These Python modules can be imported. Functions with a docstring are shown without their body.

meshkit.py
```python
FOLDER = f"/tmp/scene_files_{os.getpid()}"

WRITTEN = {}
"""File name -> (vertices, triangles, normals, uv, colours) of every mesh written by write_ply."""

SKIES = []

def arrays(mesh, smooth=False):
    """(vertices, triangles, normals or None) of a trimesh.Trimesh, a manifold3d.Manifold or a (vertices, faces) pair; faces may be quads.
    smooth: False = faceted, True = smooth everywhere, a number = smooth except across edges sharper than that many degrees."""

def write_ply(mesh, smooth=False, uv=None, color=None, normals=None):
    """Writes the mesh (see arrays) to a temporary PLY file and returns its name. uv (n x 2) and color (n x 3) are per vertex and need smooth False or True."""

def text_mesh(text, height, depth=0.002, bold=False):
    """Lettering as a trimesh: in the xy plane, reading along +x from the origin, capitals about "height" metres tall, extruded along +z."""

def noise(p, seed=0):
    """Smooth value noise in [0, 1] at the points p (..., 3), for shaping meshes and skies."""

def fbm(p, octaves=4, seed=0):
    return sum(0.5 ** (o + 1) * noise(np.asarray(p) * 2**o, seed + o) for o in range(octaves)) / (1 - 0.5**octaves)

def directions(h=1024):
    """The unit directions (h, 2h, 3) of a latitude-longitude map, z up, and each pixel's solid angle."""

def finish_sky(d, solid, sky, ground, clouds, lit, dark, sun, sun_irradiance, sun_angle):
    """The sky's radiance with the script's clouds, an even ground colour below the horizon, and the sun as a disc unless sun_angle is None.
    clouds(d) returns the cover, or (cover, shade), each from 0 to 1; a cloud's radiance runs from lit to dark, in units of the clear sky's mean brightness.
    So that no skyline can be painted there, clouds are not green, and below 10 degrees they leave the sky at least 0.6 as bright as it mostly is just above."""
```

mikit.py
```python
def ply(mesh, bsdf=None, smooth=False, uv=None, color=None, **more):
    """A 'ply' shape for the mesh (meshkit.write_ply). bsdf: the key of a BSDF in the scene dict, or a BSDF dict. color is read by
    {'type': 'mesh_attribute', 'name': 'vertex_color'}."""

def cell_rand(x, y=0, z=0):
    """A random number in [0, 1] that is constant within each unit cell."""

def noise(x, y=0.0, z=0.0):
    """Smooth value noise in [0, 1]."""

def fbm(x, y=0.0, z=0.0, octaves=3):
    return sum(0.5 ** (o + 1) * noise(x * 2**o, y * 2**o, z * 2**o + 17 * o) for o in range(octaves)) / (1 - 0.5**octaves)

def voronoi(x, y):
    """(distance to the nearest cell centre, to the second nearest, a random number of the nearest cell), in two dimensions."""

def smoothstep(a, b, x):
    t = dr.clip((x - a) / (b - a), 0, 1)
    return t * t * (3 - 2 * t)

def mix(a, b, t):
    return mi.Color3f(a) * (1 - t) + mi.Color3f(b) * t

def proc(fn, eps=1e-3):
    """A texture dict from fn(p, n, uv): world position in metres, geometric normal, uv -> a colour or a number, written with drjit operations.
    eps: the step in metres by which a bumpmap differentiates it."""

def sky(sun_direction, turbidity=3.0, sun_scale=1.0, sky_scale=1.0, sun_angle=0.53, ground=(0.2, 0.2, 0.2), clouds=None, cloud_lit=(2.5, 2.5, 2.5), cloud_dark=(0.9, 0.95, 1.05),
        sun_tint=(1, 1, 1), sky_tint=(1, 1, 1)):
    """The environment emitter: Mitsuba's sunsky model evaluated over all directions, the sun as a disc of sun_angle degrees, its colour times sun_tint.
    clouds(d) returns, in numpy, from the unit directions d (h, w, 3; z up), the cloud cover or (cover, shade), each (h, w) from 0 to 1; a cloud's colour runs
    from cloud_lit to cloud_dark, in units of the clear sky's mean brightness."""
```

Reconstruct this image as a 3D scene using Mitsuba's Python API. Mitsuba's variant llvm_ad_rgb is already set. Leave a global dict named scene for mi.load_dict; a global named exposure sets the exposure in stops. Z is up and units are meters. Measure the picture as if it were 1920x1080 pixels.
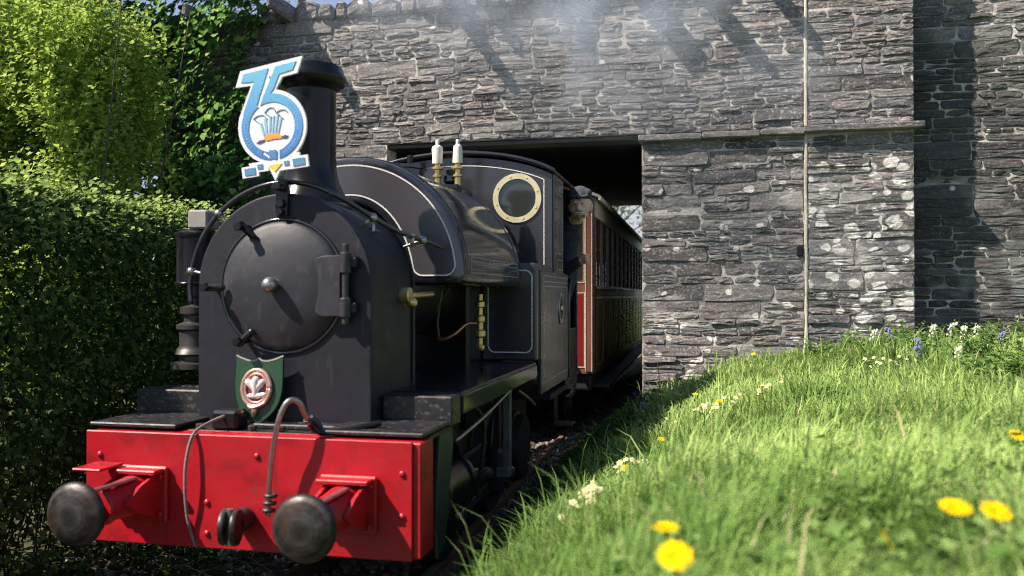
import math, random
import numpy as np, trimesh, drjit as dr, mitsuba as mi, mikit, meshkit
import manifold3d as m3
from shapely.geometry import Polygon, Point, LineString, box as sbox
from shapely.ops import unary_union
from shapely import affinity
from scipy.interpolate import PchipInterpolator
from mikit import noise, fbm, voronoi, smoothstep, mix, cell_rand

T = mi.ScalarTransform4f
scene, labels = {}, {}
rng = np.random.default_rng(11)

# ------------------------------------------------------------------ camera, sky, exposure
HEAD = math.radians(12.3)
EYE = np.array([0, 0, 1.45])
look = np.array([-math.sin(HEAD), math.cos(HEAD), 15 / 1600])
scene['camera'] = {'type': 'thinlens', 'fov': 2 * math.degrees(math.atan(0.6)), 'fov_axis': 'x', 'aperture_radius': 0.0072, 'focus_distance': 5.6,
                   'near_clip': 0.05, 'far_clip': 500.0,
                   'to_world': T().look_at(origin=EYE.tolist(), target=(EYE + look).tolist(), up=[0, 0, 1])}
SUN = np.array([-1, -0.68, 1.36])
exposure = 2.93


def cloud_cover(d):
    c = meshkit.fbm(d * np.array([2.2, 2.2, 4.5]) + 3.1, 4, 5)
    return np.clip((c - 0.50) * 4, 0, 1) * 0.35 + 0.5 * np.clip((0.48 - d[..., 2]) * 3.5, 0, 1)


scene['sky'] = mikit.sky(SUN.tolist(), turbidity=3, sky_scale=0.55, clouds=cloud_cover, cloud_lit=(1.8, 1.8, 1.84), sun_tint=(0.93, 0.98, 1.14), sky_tint=(0.92, 0.97, 1.08))

# ------------------------------------------------------------------ helpers
def add(key, mesh, mat, smooth=30, uv=None, label=None, category=None, group=None, kind=None):
    k, i = key, 0
    while k in scene or k in labels and labels[k].get('taken'):
        i += 1
        k = f'{key}_{i:03d}'
    if uv is not None and smooth not in (True, False):
        smooth = False
    scene[k] = mikit.ply(mesh, mat, smooth, uv=uv)
    e = {a: b for a, b in (('label', label), ('category', category), ('group', group), ('kind', kind)) if b}
    if e:
        labels[k] = {**labels.get(k, {}), **e}
    return k


TAKEN = set()


def thing(name, label, category, group=None, kind=None):
    k, i = name, 0
    while k in TAKEN:
        i += 1
        k = f'{name}_{i:03d}'
    TAKEN.add(k)
    e = {'label': label, 'category': category}
    if group: e['group'] = group
    if kind: e['kind'] = kind
    labels[k] = e
    return k


def part(root, name, mesh, mat, smooth=30, uv=None, label=None, kind=None):
    return add(f'{root}__{name}', mesh, mat, smooth, uv, label, None, None, kind)


def join(*ms):
    ms = [m for m in ms if m is not None]
    vs, fs, o = [], [], 0
    for m in ms:
        v, f = (np.asarray(m.vertices), np.asarray(m.faces)) if hasattr(m, 'vertices') else m
        vs.append(v); fs.append(f + o); o += len(v)
    return np.vstack(vs), np.vstack(fs)


def cbox(x0, x1, y0, y1, z0, z1, c=0.006):
    c = min(c, (x1 - x0) / 3, (y1 - y0) / 3, (z1 - z0) / 3)
    pts = []
    for sx, x in ((1, x0), (-1, x1)):
        for sy, y in ((1, y0), (-1, y1)):
            for sz, z in ((1, z0), (-1, z1)):
                pts += [(x, y + sy * c, z + sz * c), (x + sx * c, y, z + sz * c), (x + sx * c, y + sy * c, z)]
    h = trimesh.convex.convex_hull(np.array(pts))
    return h


def frame_of(d):
    d = np.asarray(d, float); d = d / np.linalg.norm(d)
    a = np.cross(d, [0, 0, 1] if abs(d[2]) < 0.9 else [1, 0, 0]); a /= np.linalg.norm(a)
    return a, np.cross(d, a), d


def lathe(profile, o, axis, n=32):
    """profile [(r, h)] along axis from o."""
    a, b, d = frame_of(axis)
    pr = np.array(profile, float)
    ang = np.arange(n) * 2 * np.pi / n
    v = (np.asarray(o, float) + pr[:, None, 1:2] * d + pr[:, None, 0:1] * (np.cos(ang)[None, :, None] * a + np.sin(ang)[None, :, None] * b)).reshape(-1, 3)
    f = []
    for i in range(len(pr) - 1):
        for j in range(n):
            k = (j + 1) % n
            f += [[i * n + j, i * n + k, (i + 1) * n + k], [i * n + j, (i + 1) * n + k, (i + 1) * n + j]]
    m = trimesh.Trimesh(v, np.array(f), process=False)
    m.merge_vertices(); m.update_faces(m.nondegenerate_faces())
    if m.volume < 0: m.invert()
    return m


def cyl(p0, p1, r, r1=None, n=24, c=0.0):
    p0, p1 = np.asarray(p0, float), np.asarray(p1, float)
    h = np.linalg.norm(p1 - p0); r1 = r if r1 is None else r1
    pr = [(0, 0), (r - c, 0), (r, c), (r1, h - c), (r1 - c, h), (0, h)] if c else [(0, 0), (r, 0), (r1, h), (0, h)]
    return lathe(pr, p0, p1 - p0, n)


def spline(pts, per=8):
    p = np.array(pts, float)
    if len(p) < 3: return p
    q = np.vstack([2 * p[0] - p[1], p, 2 * p[-1] - p[-2]])
    out = []
    for i in range(len(p) - 1):
        a, b, c, d = q[i:i + 4]
        for t in np.arange(per) / per:
            out.append(0.5 * (2 * b + (c - a) * t + (2 * a - 5 * b + 4 * c - d) * t * t + (3 * b - a - 3 * c + d) * t ** 3))
    return np.vstack([out, p[-1]])


def tube(pts, r, n=10, per=8, smooth=True):
    p = spline(pts, per) if smooth else np.array(pts, float)
    rr = np.broadcast_to(np.asarray(r, float), (len(p),)) if np.ndim(r) == 0 else np.interp(np.linspace(0, 1, len(p)), np.linspace(0, 1, len(r)), r)
    t = np.gradient(p, axis=0); t /= np.linalg.norm(t, axis=1, keepdims=True) + 1e-12
    a = np.zeros_like(p)
    a[0] = frame_of(t[0])[0]
    for i in range(1, len(p)):
        w = a[i - 1] - t[i] * np.dot(a[i - 1], t[i]); a[i] = w / (np.linalg.norm(w) + 1e-12)
    b = np.cross(t, a); ang = np.arange(n) * 2 * np.pi / n
    v = (p[:, None] + rr[:, None, None] * (np.cos(ang)[None, :, None] * a[:, None] + np.sin(ang)[None, :, None] * b[:, None])).reshape(-1, 3)
    i, j = np.meshgrid(np.arange(len(p) - 1), np.arange(n), indexing='ij')
    k = (j + 1) % n
    f = np.vstack([np.stack([i * n + j, i * n + k, (i + 1) * n + k], -1).reshape(-1, 3), np.stack([i * n + j, (i + 1) * n + k, (i + 1) * n + j], -1).reshape(-1, 3)])
    c0, c1 = len(v), len(v) + 1
    v = np.vstack([v, p[0], p[-1]]); e = (len(p) - 1) * n
    jj = np.arange(n); kk = (jj + 1) % n
    f = np.vstack([f, np.stack([kk, jj, jj * 0 + c0], -1), np.stack([e + jj, e + kk, jj * 0 + c1], -1)])
    return v, f


def torus(o, axis, R, r, n=48, m=10, a0=0, a1=2 * math.pi):
    a, b, d = frame_of(axis)
    full = abs(a1 - a0 - 2 * math.pi) < 1e-6
    ang = np.linspace(a0, a1, n + 1)
    p = np.asarray(o) + R * (np.cos(ang)[:, None] * a + np.sin(ang)[:, None] * b)
    return tube(p, r, m, smooth=False)


def plate(poly, h, o, ex, ey, bevel=0.0):
    """A shapely polygon, in metres, extruded by h along ex x ey from the plane at o."""
    ex, ey = np.asarray(ex, float), np.asarray(ey, float)
    ez = np.cross(ex, ey)
    ms = []
    for g in getattr(poly, 'geoms', [poly]):
        if g.is_empty or g.area < 1e-8: continue
        if bevel and not g.interiors:
            ms.append(bevel_extrude(g, h, bevel))
        else:
            ms.append(trimesh.creation.extrude_polygon(g, h, engine='earcut'))
    v, f = join(*ms)
    return np.asarray(o) + v[:, :1] * ex + v[:, 1:2] * ey + v[:, 2:] * ez, f


def bevel_extrude(g, h, c, both=False):
    g = Polygon(g.exterior).simplify(1e-5)
    if not g.exterior.is_ccw: g = Polygon(list(g.exterior.coords)[::-1])
    p = np.array(g.exterior.coords)[:-1]
    e = np.roll(p, -1, 0) - p; e /= np.linalg.norm(e, axis=1, keepdims=True)
    nrm = np.stack([e[:, 1], -e[:, 0]], -1)
    nv = nrm + np.roll(nrm, 1, 0); nv /= np.maximum(np.linalg.norm(nv, axis=1, keepdims=True), 1e-6)
    s = 1 / np.maximum((nv * nrm).sum(1, keepdims=True), 0.5)
    levels = [(0, 0 if not both else c)] + ([(c, 0)] if both else []) + [(h - c, 0), (h - c * 0.3, c * 0.3), (h, c)]
    v = np.vstack([np.hstack([p - nv * s * o, np.full((len(p), 1), z)]) for z, o in levels])
    n = len(p); f = []
    for i in range(len(levels) - 1):
        for j in range(n):
            k = (j + 1) % n
            f += [[i * n + j, i * n + k, (i + 1) * n + k], [i * n + j, (i + 1) * n + k, (i + 1) * n + j]]
    tv, tf = trimesh.creation.triangulate_polygon(Polygon(p), engine='earcut')
    tf = np.asarray(tf)
    # map triangulation vertices on ours
    idx = np.array([np.argmin(((p - q) ** 2).sum(1)) for q in tv])
    tf = idx[tf]
    q = p[tf]; area = np.cross(q[:, 1] - q[:, 0], q[:, 2] - q[:, 0])
    tf = np.where(area[:, None] < 0, tf[:, ::-1], tf)
    f = np.vstack([np.array(f), tf + (len(levels) - 1) * n, tf[:, ::-1]])
    return trimesh.Trimesh(v, f, process=False)


def hull(*ps):
    return trimesh.convex.convex_hull(np.vstack(ps))


def ball(c, r, s=(1, 1, 1), sub=2):
    m = trimesh.creation.icosphere(sub); m.vertices = m.vertices * r * np.array(s) + np.array(c); return m


def circle(x, y, r, n=48): return Point(x, y).buffer(r, quad_segs=n // 4)


def blob(bones, res=0.02, smooth=6):
    parts_ = []
    for p, r0, q, r1 in bones:
        a = trimesh.creation.icosphere(2).vertices
        pts = np.vstack([a * r0 + np.array(p), a * r1 + np.array(q)])
        parts_.append(m3.Manifold.hull_points(pts.astype(np.float32)))
    m = m3.Manifold.batch_boolean(parts_, m3.OpType.Add).refine_to_length(res).to_mesh()
    t = trimesh.Trimesh(m.vert_properties[:, :3], m.tri_verts, process=True)
    trimesh.smoothing.filter_taubin(t, iterations=smooth)
    return t


# ------------------------------------------------------------------ materials
def rgb(c): return {'type': 'rgb', 'value': [float(x) for x in c]}


def mat(name, color=(0.5,) * 3, rough=0.5, metal=0.0, bump=None, bump_scale=1.0, two=True, eps=1e-3, **kw):
    b = {'type': 'principled', 'base_color': mikit.proc(color) if callable(color) else rgb(color),
         'roughness': mikit.proc(rough) if callable(rough) else float(rough), 'metallic': float(metal)}
    b.update(kw)
    if bump: b = {'type': 'bumpmap', 'arbitrary': mikit.proc(bump, eps), 'scale': float(bump_scale), 'bsdf': b}
    scene[name] = {'type': 'twosided', 'bsdf': b} if two else b
    return name


def leafmat(name, fn, rough=0.45, trans=0.9, spec=None):
    b = {'type': 'principledthin', 'base_color': mikit.proc(fn) if callable(fn) else rgb(fn), 'roughness': rough, 'diff_trans': trans, 'spec_trans': 0.0}
    if spec: b['eta'] = spec
    scene[name] = b
    return name


def stone_col(p, n, uv):
    tone, hue = uv.x, uv.y
    c = mix((0.062, 0.060, 0.063), (0.235, 0.226, 0.220), tone)
    c = c * mix((0.97, 0.99, 1.03), (1.05, 1.0, 0.945), hue)
    w = p.x + p.y
    s = fbm(w * 5, p.z * 30 + hue * 40, tone * 30, 3)
    c = c * (0.70 + 0.60 * s)
    sp = noise(w * 140, p.z * 190, 3)
    c = c * (0.8 + 0.4 * sp) * (0.74 + 0.52 * fbm(w * 34, p.z * 62, hue * 20, 2))
    c = mix(c, (0.40, 0.39, 0.37), smoothstep(0.70, 0.86, noise(w * 58, p.z * 75, 11)) * 0.55)
    # pale bloom of lime on the abutment, and lichen discs, most of them on the pilaster
    bloom = smoothstep(0.55, 0.72, fbm(w * 2.3 + 5, p.z * 4.2, 2, 4)) * smoothstep(0.7, 1.3, p.z) * smoothstep(2.95, 2.5, p.z)
    bloom = bloom * smoothstep(-0.6, -0.4, p.x) * (0.35 + 0.5 * noise(w * 40, p.z * 60))
    c = mix(c, (0.42, 0.41, 0.385), bloom)
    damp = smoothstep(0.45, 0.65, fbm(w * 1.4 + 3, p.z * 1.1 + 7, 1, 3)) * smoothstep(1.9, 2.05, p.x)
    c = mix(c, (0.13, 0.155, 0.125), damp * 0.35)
    wet_shade = smoothstep(0.30, 0.55, fbm(w * 1.1 + 11, p.z * 0.7 + 2, 6, 4) + 0.12 * smoothstep(3.4, 2.2, p.x)) * smoothstep(1.95, 2.05, p.x)
    c = c * (1 - 0.58 * wet_shade)  # painted shade with damp mottling darkens the wing wall, most beside the pilaster
    chalk = smoothstep(0.5, 0.62, fbm(w * 1.7, p.z * 1.9, 8, 4)) * smoothstep(1.95, 2.1, p.x) * smoothstep(2.1, 1.6, p.z)
    c = mix(c, (0.36, 0.38, 0.35), chalk * 0.35)
    wx, wz = p.x + 0.035 * noise(w * 18, p.z * 18, 1), p.z + 0.03 * noise(w * 18, p.z * 18, 5)
    d1, d2, r = voronoi(wx * 6.6, wz * 9.0)
    on_p = smoothstep(0.98, 1.02, p.x) * smoothstep(2.02, 1.98, p.x) * smoothstep(1.0, 1.3, p.z) * smoothstep(2.95, 2.75, p.z)
    on_a = smoothstep(-0.6, -0.5, p.x) * smoothstep(2.0, 1.95, p.x) * smoothstep(2.95, 2.5, p.z)
    thr = 1.0 - 0.40 * on_p * (0.55 + 0.9 * noise(w * 2.3, p.z * 2.0, 4)) - 0.16 * on_a - 0.03
    rad = 0.22 + 0.34 * (r - thr) / 0.5
    li = smoothstep(rad, rad * 0.8, d1) * dr.select(r > thr, mi.Float(1), mi.Float(0))
    c = mix(c, (0.68, 0.67, 0.62), li * (0.45 + 0.6 * noise(w * 70, p.z * 70, 9)))
    return c


def stone_bump(p, n, uv):
    w = p.x + p.y
    return 0.0032 * fbm(w * 12, p.z * 50 + uv.y * 50, uv.x * 20, 3) + 0.003 * fbm(w * 40, p.z * 55, 2, 2)


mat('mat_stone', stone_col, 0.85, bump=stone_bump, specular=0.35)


def mortar_col(p, n, uv):
    w = p.x + p.y
    return mix((0.16, 0.155, 0.145), (0.48, 0.46, 0.42), smoothstep(0.35, 0.7, fbm(w * 3, p.z * 6, 4, 4))) * (0.8 + 0.4 * noise(w * 90, p.z * 90, 1))


mat('mat_mortar', mortar_col, 0.95, bump=lambda p, n, uv: 0.006 * fbm((p.x + p.y) * 40, p.z * 50, 1, 3), specular=0.2)
mat('mat_pale_mortar', lambda p, n, uv: mix((0.40, 0.37, 0.31), (0.62, 0.57, 0.49), noise(p.x * 60, p.z * 30, 2)), 0.95, specular=0.2)
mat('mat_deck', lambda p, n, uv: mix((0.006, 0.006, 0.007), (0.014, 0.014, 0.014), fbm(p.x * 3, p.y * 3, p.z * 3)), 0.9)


def earth_col(p, n, uv):
    f = fbm(p.x * 7, p.y * 7, 1, 4)
    c = mix((0.030, 0.024, 0.018), (0.085, 0.068, 0.048), f)
    g = smoothstep(-1.3, -0.7, p.x) + smoothstep(-2.9, -3.4, p.x) * 0.5
    g = dr.clip(g, 0, 1) * (0.5 + 0.5 * noise(p.x * 12, p.y * 12, 4))
    c = mix(c, (0.045, 0.075, 0.018), g)
    far = smoothstep(15.5, 17.0, p.y)
    return mix(c, mix((0.06, 0.11, 0.025), (0.12, 0.17, 0.04), noise(p.x * 3, p.y * 3)), far)


mat('mat_earth', earth_col, 0.95, bump=lambda p, n, uv: 0.012 * fbm(p.x * 25, p.y * 25, 1, 4), specular=0.2)
mat('mat_gravel', lambda p, n, uv: mix((0.045, 0.040, 0.036), (0.20, 0.18, 0.155), uv.x) * (0.7 + 0.6 * noise(p.x * 60, p.y * 60, p.z * 60)), 0.9, specular=0.3)
mat('mat_rail', lambda p, n, uv: mix((0.10, 0.042, 0.022), (0.17, 0.085, 0.05), fbm(p.x * 30, p.y * 30, p.z * 30)), 0.8)
mat('mat_sleeper', lambda p, n, uv: mix((0.03, 0.024, 0.02), (0.07, 0.058, 0.048), fbm(p.x * 4, p.y * 40, p.z * 40)), 0.9)


def grass_col(p, n, uv):
    t = uv.x
    c = mix((0.175, 0.320, 0.062), (0.560, 0.700, 0.260), t)
    c = mix(c, (0.130, 0.250, 0.055), smoothstep(0.5, 0.7, fbm(p.x * 1.7, p.y * 1.7, 3, 3)) * 0.7)
    return mix(c, (0.50, 0.46, 0.26), smoothstep(0.97, 0.98, t))


leafmat('mat_grass', grass_col, 0.3, 0.85)
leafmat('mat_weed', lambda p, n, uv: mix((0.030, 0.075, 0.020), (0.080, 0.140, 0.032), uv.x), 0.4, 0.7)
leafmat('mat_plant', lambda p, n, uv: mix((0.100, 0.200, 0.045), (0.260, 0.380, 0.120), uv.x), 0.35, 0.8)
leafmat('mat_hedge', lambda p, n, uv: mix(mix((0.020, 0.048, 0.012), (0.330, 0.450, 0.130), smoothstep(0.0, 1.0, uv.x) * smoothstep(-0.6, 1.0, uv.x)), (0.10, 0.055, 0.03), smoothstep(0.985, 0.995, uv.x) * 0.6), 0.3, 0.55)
leafmat('mat_shrub', lambda p, n, uv: mix((0.200, 0.320, 0.045), (0.540, 0.660, 0.170), uv.x), 0.42, 1.0)
leafmat('mat_ivy', lambda p, n, uv: mix((0.050, 0.150, 0.034), (0.27, 0.42, 0.105), uv.x * uv.x), 0.25, 0.45)
leafmat('mat_tree_leaf', lambda p, n, uv: mix((0.10, 0.16, 0.03), (0.26, 0.31, 0.08), uv.x), 0.5, 1.0)
leafmat('mat_yellow', lambda p, n, uv: mix((0.75, 0.50, 0.004), (0.86, 0.66, 0.010), uv.x), 0.6, 0.5)
leafmat('mat_yellow_heart', (0.78, 0.50, 0.005), 0.6, 0.4)
leafmat('mat_primrose', (0.72, 0.70, 0.42), 0.6, 0.6)
leafmat('mat_primrose_eye', (0.75, 0.55, 0.10), 0.6, 0.6)
leafmat('mat_bluebell', (0.34, 0.32, 0.58), 0.5, 0.6)
leafmat('mat_white_flower', (0.74, 0.76, 0.66), 0.6, 0.6)
leafmat('mat_stalk', (0.12, 0.21, 0.05), 0.5, 0.3)
mat('mat_bark', lambda p, n, uv: mix((0.030, 0.024, 0.020), (0.11, 0.09, 0.075), fbm(p.x * 14, p.y * 14, p.z * 5)), 0.9)
mat('mat_dead', lambda p, n, uv: mix((0.12, 0.09, 0.06), (0.34, 0.28, 0.20), uv.x), 0.85)


def smokebox_col(p, n, uv):
    f = fbm(p.x * 5, p.y * 5, p.z * 5, 4)
    c = mix((0.006, 0.0065, 0.0105), (0.014, 0.015, 0.023), f)
    c = mix(c, (0.045, 0.045, 0.050), smoothstep(0.62, 0.8, fbm(p.x * 50, p.y * 50, p.z * 6, 3)) * 0.3)
    return c


mat('mat_smokebox', smokebox_col, lambda p, n, uv: 0.42 + 0.2 * fbm(p.x * 12, p.y * 12, p.z * 12, 3), specular=0.34,
    bump=lambda p, n, uv: 0.0009 * fbm(p.x * 22, p.y * 22, p.z * 22, 3), eps=2e-3)


def door_col(p, n, uv):
    f = fbm(p.x * 9, p.y * 9, p.z * 9, 4)
    c = mix((0.008, 0.0085, 0.012), (0.029, 0.030, 0.038), f)
    return mix(c, (0.060, 0.058, 0.060), smoothstep(0.58, 0.78, fbm(p.x * 40 + 4, p.y * 40, p.z * 16, 3)) * 0.3)


mat('mat_door', door_col, lambda p, n, uv: 0.36 + 0.25 * fbm(p.x * 14, p.y * 14, p.z * 14, 3), specular=0.45,
    bump=lambda p, n, uv: 0.0016 * fbm(p.x * 16, p.y * 16, p.z * 16, 3), eps=2e-3)
mat('mat_black', lambda p, n, uv: mix((0.005, 0.005, 0.007), (0.013, 0.012, 0.014), fbm(p.x * 7, p.y * 7, p.z * 7)), lambda p, n, uv: 0.16 + 0.16 * fbm(p.x * 9, p.y * 9, p.z * 9, 3), specular=0.35)
mat('mat_black_gloss', (0.010, 0.011, 0.016), lambda p, n, uv: 0.07 + 0.05 * fbm(p.x * 8, p.y * 8, p.z * 8, 3), specular=0.6, clearcoat=1.0, clearcoat_gloss=0.95,
    bump=lambda p, n, uv: 0.0004 * fbm(p.x * 5, p.y * 5, p.z * 5, 2), eps=4e-3)
mat('mat_grey_panel', lambda p, n, uv: mix((0.032, 0.030, 0.036), (0.045, 0.042, 0.048), fbm(p.x * 6, p.y * 6, p.z * 6)), 0.30, specular=0.65, clearcoat=0.6, clearcoat_gloss=0.85)
mat('mat_cab_panel', (0.020, 0.021, 0.026), 0.22, specular=0.6, clearcoat=0.8, clearcoat_gloss=0.9)
mat('mat_plate_worn', lambda p, n, uv: mix((0.007, 0.007, 0.008), (0.075, 0.072, 0.070), smoothstep(0.55, 0.85, fbm(p.x * 60, p.y * 60, p.z * 60, 4))), lambda p, n, uv: 0.3 + 0.3 * noise(p.x * 30, p.y * 30, p.z * 30), specular=0.6)


def red_col(p, n, uv):
    f = fbm(p.x * 6, p.y * 6, p.z * 14, 4)
    c = mix((0.29, 0.003, 0.009), (0.38, 0.005, 0.012), f)
    drip = smoothstep(0.62, 0.8, fbm(p.x * 26, p.y * 5, p.z * 2.2, 3))
    soot = smoothstep(0.50, 0.78, fbm(p.x * 9 + 3, p.y * 9, p.z * 9 + 5, 4))
    c = mix(c, (0.085, 0.004, 0.006), soot * 0.5)
    chip = smoothstep(0.80, 0.86, noise(p.x * 85, p.y * 85, p.z * 85)) * smoothstep(0.5, 0.65, fbm(p.x * 5, p.y * 5, p.z * 5 + 2, 2))
    c = mix(c, (0.10, 0.035, 0.025), chip * 0.7)
    return mix(c, (0.12, 0.004, 0.006), drip * 0.45)


mat('mat_red', red_col, lambda p, n, uv: 0.30 + 0.2 * fbm(p.x * 11, p.y * 11, p.z * 11, 3), specular=0.5, clearcoat=0.25, clearcoat_gloss=0.8,
    bump=lambda p, n, uv: 0.0005 * fbm(p.x * 20, p.y * 20, p.z * 20, 3), eps=2e-3)


def buffer_col(p, n, uv):
    # rings of wear round the middle of either head
    dx = dr.minimum(dr.abs(p.x - (-1.745 - 0.45)), dr.abs(p.x - (-1.745 + 0.44)))
    q = dr.sqrt(dx * dx + dr.square(p.z - 0.662))
    f = fbm(p.x * 38, p.y * 38, p.z * 38, 4)
    ring = noise(q * 130, 3, 1) * 0.5 + 0.5 * noise(q * 48, 8, 1)
    c = mix((0.016, 0.014, 0.013), (0.070, 0.065, 0.061), smoothstep(0.25, 0.8, 0.55 * f + 0.45 * ring))
    c = mix(c, (0.012, 0.011, 0.010), smoothstep(0.05, 0.02, q) * 0.6)
    return mix(c, (0.055, 0.030, 0.019), smoothstep(0.55, 0.75, fbm(p.x * 11 + 7, p.y * 11, p.z * 11, 3)) * 0.5)


mat('mat_buffer', buffer_col, lambda p, n, uv: 0.36 + 0.2 * fbm(p.x * 45, p.y * 45, p.z * 45, 3), metal=0.55, bump=lambda p, n, uv: 0.0018 * fbm(p.x * 30, p.y * 30, p.z * 30, 3), eps=2e-3)
mat('mat_steel', lambda p, n, uv: mix((0.24, 0.235, 0.23), (0.46, 0.45, 0.44), fbm(p.x * 30, p.y * 30, p.z * 30)), 0.32, metal=0.9)
mat('mat_dark_steel', (0.06, 0.058, 0.056), 0.45, metal=0.6)
mat('mat_brass', lambda p, n, uv: mix((0.50, 0.36, 0.13), (0.72, 0.56, 0.26), fbm(p.x * 20, p.y * 20, p.z * 20)), 0.30, metal=0.85)
mat('mat_pale_brass', lambda p, n, uv: mix((0.48, 0.43, 0.25), (0.66, 0.61, 0.40), fbm(p.x * 20, p.y * 20, p.z * 20)), 0.42, metal=0.35)
mat('mat_copper', (0.62, 0.32, 0.20), 0.3, metal=0.85)
mat('mat_bronze', lambda p, n, uv: mix((0.42, 0.22, 0.16), (0.74, 0.50, 0.40), fbm(p.x * 40, p.y * 40, p.z * 40)), 0.35, metal=0.7)
mat('mat_enamel_red', (0.16, 0.008, 0.022), 0.2, specular=0.6)
mat('mat_crest_white', (0.60, 0.57, 0.54), 0.3, metal=0.2)
mat('mat_cream', (0.46, 0.41, 0.33), 0.5)
mat('mat_ivory', lambda p, n, uv: mix((0.60, 0.57, 0.47), (0.76, 0.73, 0.62), noise(p.x * 60, p.y * 60, p.z * 60)), 0.35)
mat('mat_line', (0.55, 0.54, 0.52), 0.4)
mat('mat_line_dim', (0.25, 0.245, 0.235), 0.4)
mat('mat_green', lambda p, n, uv: mix((0.008, 0.034, 0.014), (0.013, 0.052, 0.019), fbm(p.x * 9, p.y * 9, p.z * 9)), 0.35, specular=0.5)
mat('mat_guard_green', lambda p, n, uv: mix((0.012, 0.020, 0.017), (0.030, 0.046, 0.038), fbm(p.x * 9, p.y * 9, p.z * 9)), 0.4)
mat('mat_sign_white', (0.68, 0.69, 0.71), 0.35)
SIGN_Z0, SIGN_Z1 = 1.96, 2.43
mat('mat_sign_blue', lambda p, n, uv: mix(mix((0.045, 0.135, 0.36), (0.085, 0.26, 0.55), smoothstep(SIGN_Z0, 2.2, p.z)), (0.14, 0.42, 0.58), smoothstep(2.12, SIGN_Z1, p.z)), 0.35)
mat('mat_sign_pale', (0.22, 0.40, 0.62), 0.4)
mat('mat_sign_steel', (0.085, 0.22, 0.36), 0.4)
mat('mat_sign_sky', (0.26, 0.45, 0.58), 0.4)
mat('mat_sign_orange', (0.80, 0.30, 0.06), 0.4)
mat('mat_sign_yellow', (0.85, 0.50, 0.05), 0.4)
mat('mat_sign_navy', (0.05, 0.07, 0.19), 0.4)
mat('mat_rope', lambda p, n, uv: mix((0.10, 0.09, 0.08), (0.24, 0.22, 0.20), noise(p.x * 300, p.y * 300, p.z * 300)), 0.8)


def teak_col(p, n, uv):
    f = fbm(p.x * 40, p.y * 40, p.z * 3, 3)
    return mix((0.085, 0.034, 0.019), (0.20, 0.082, 0.042), f)


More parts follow.
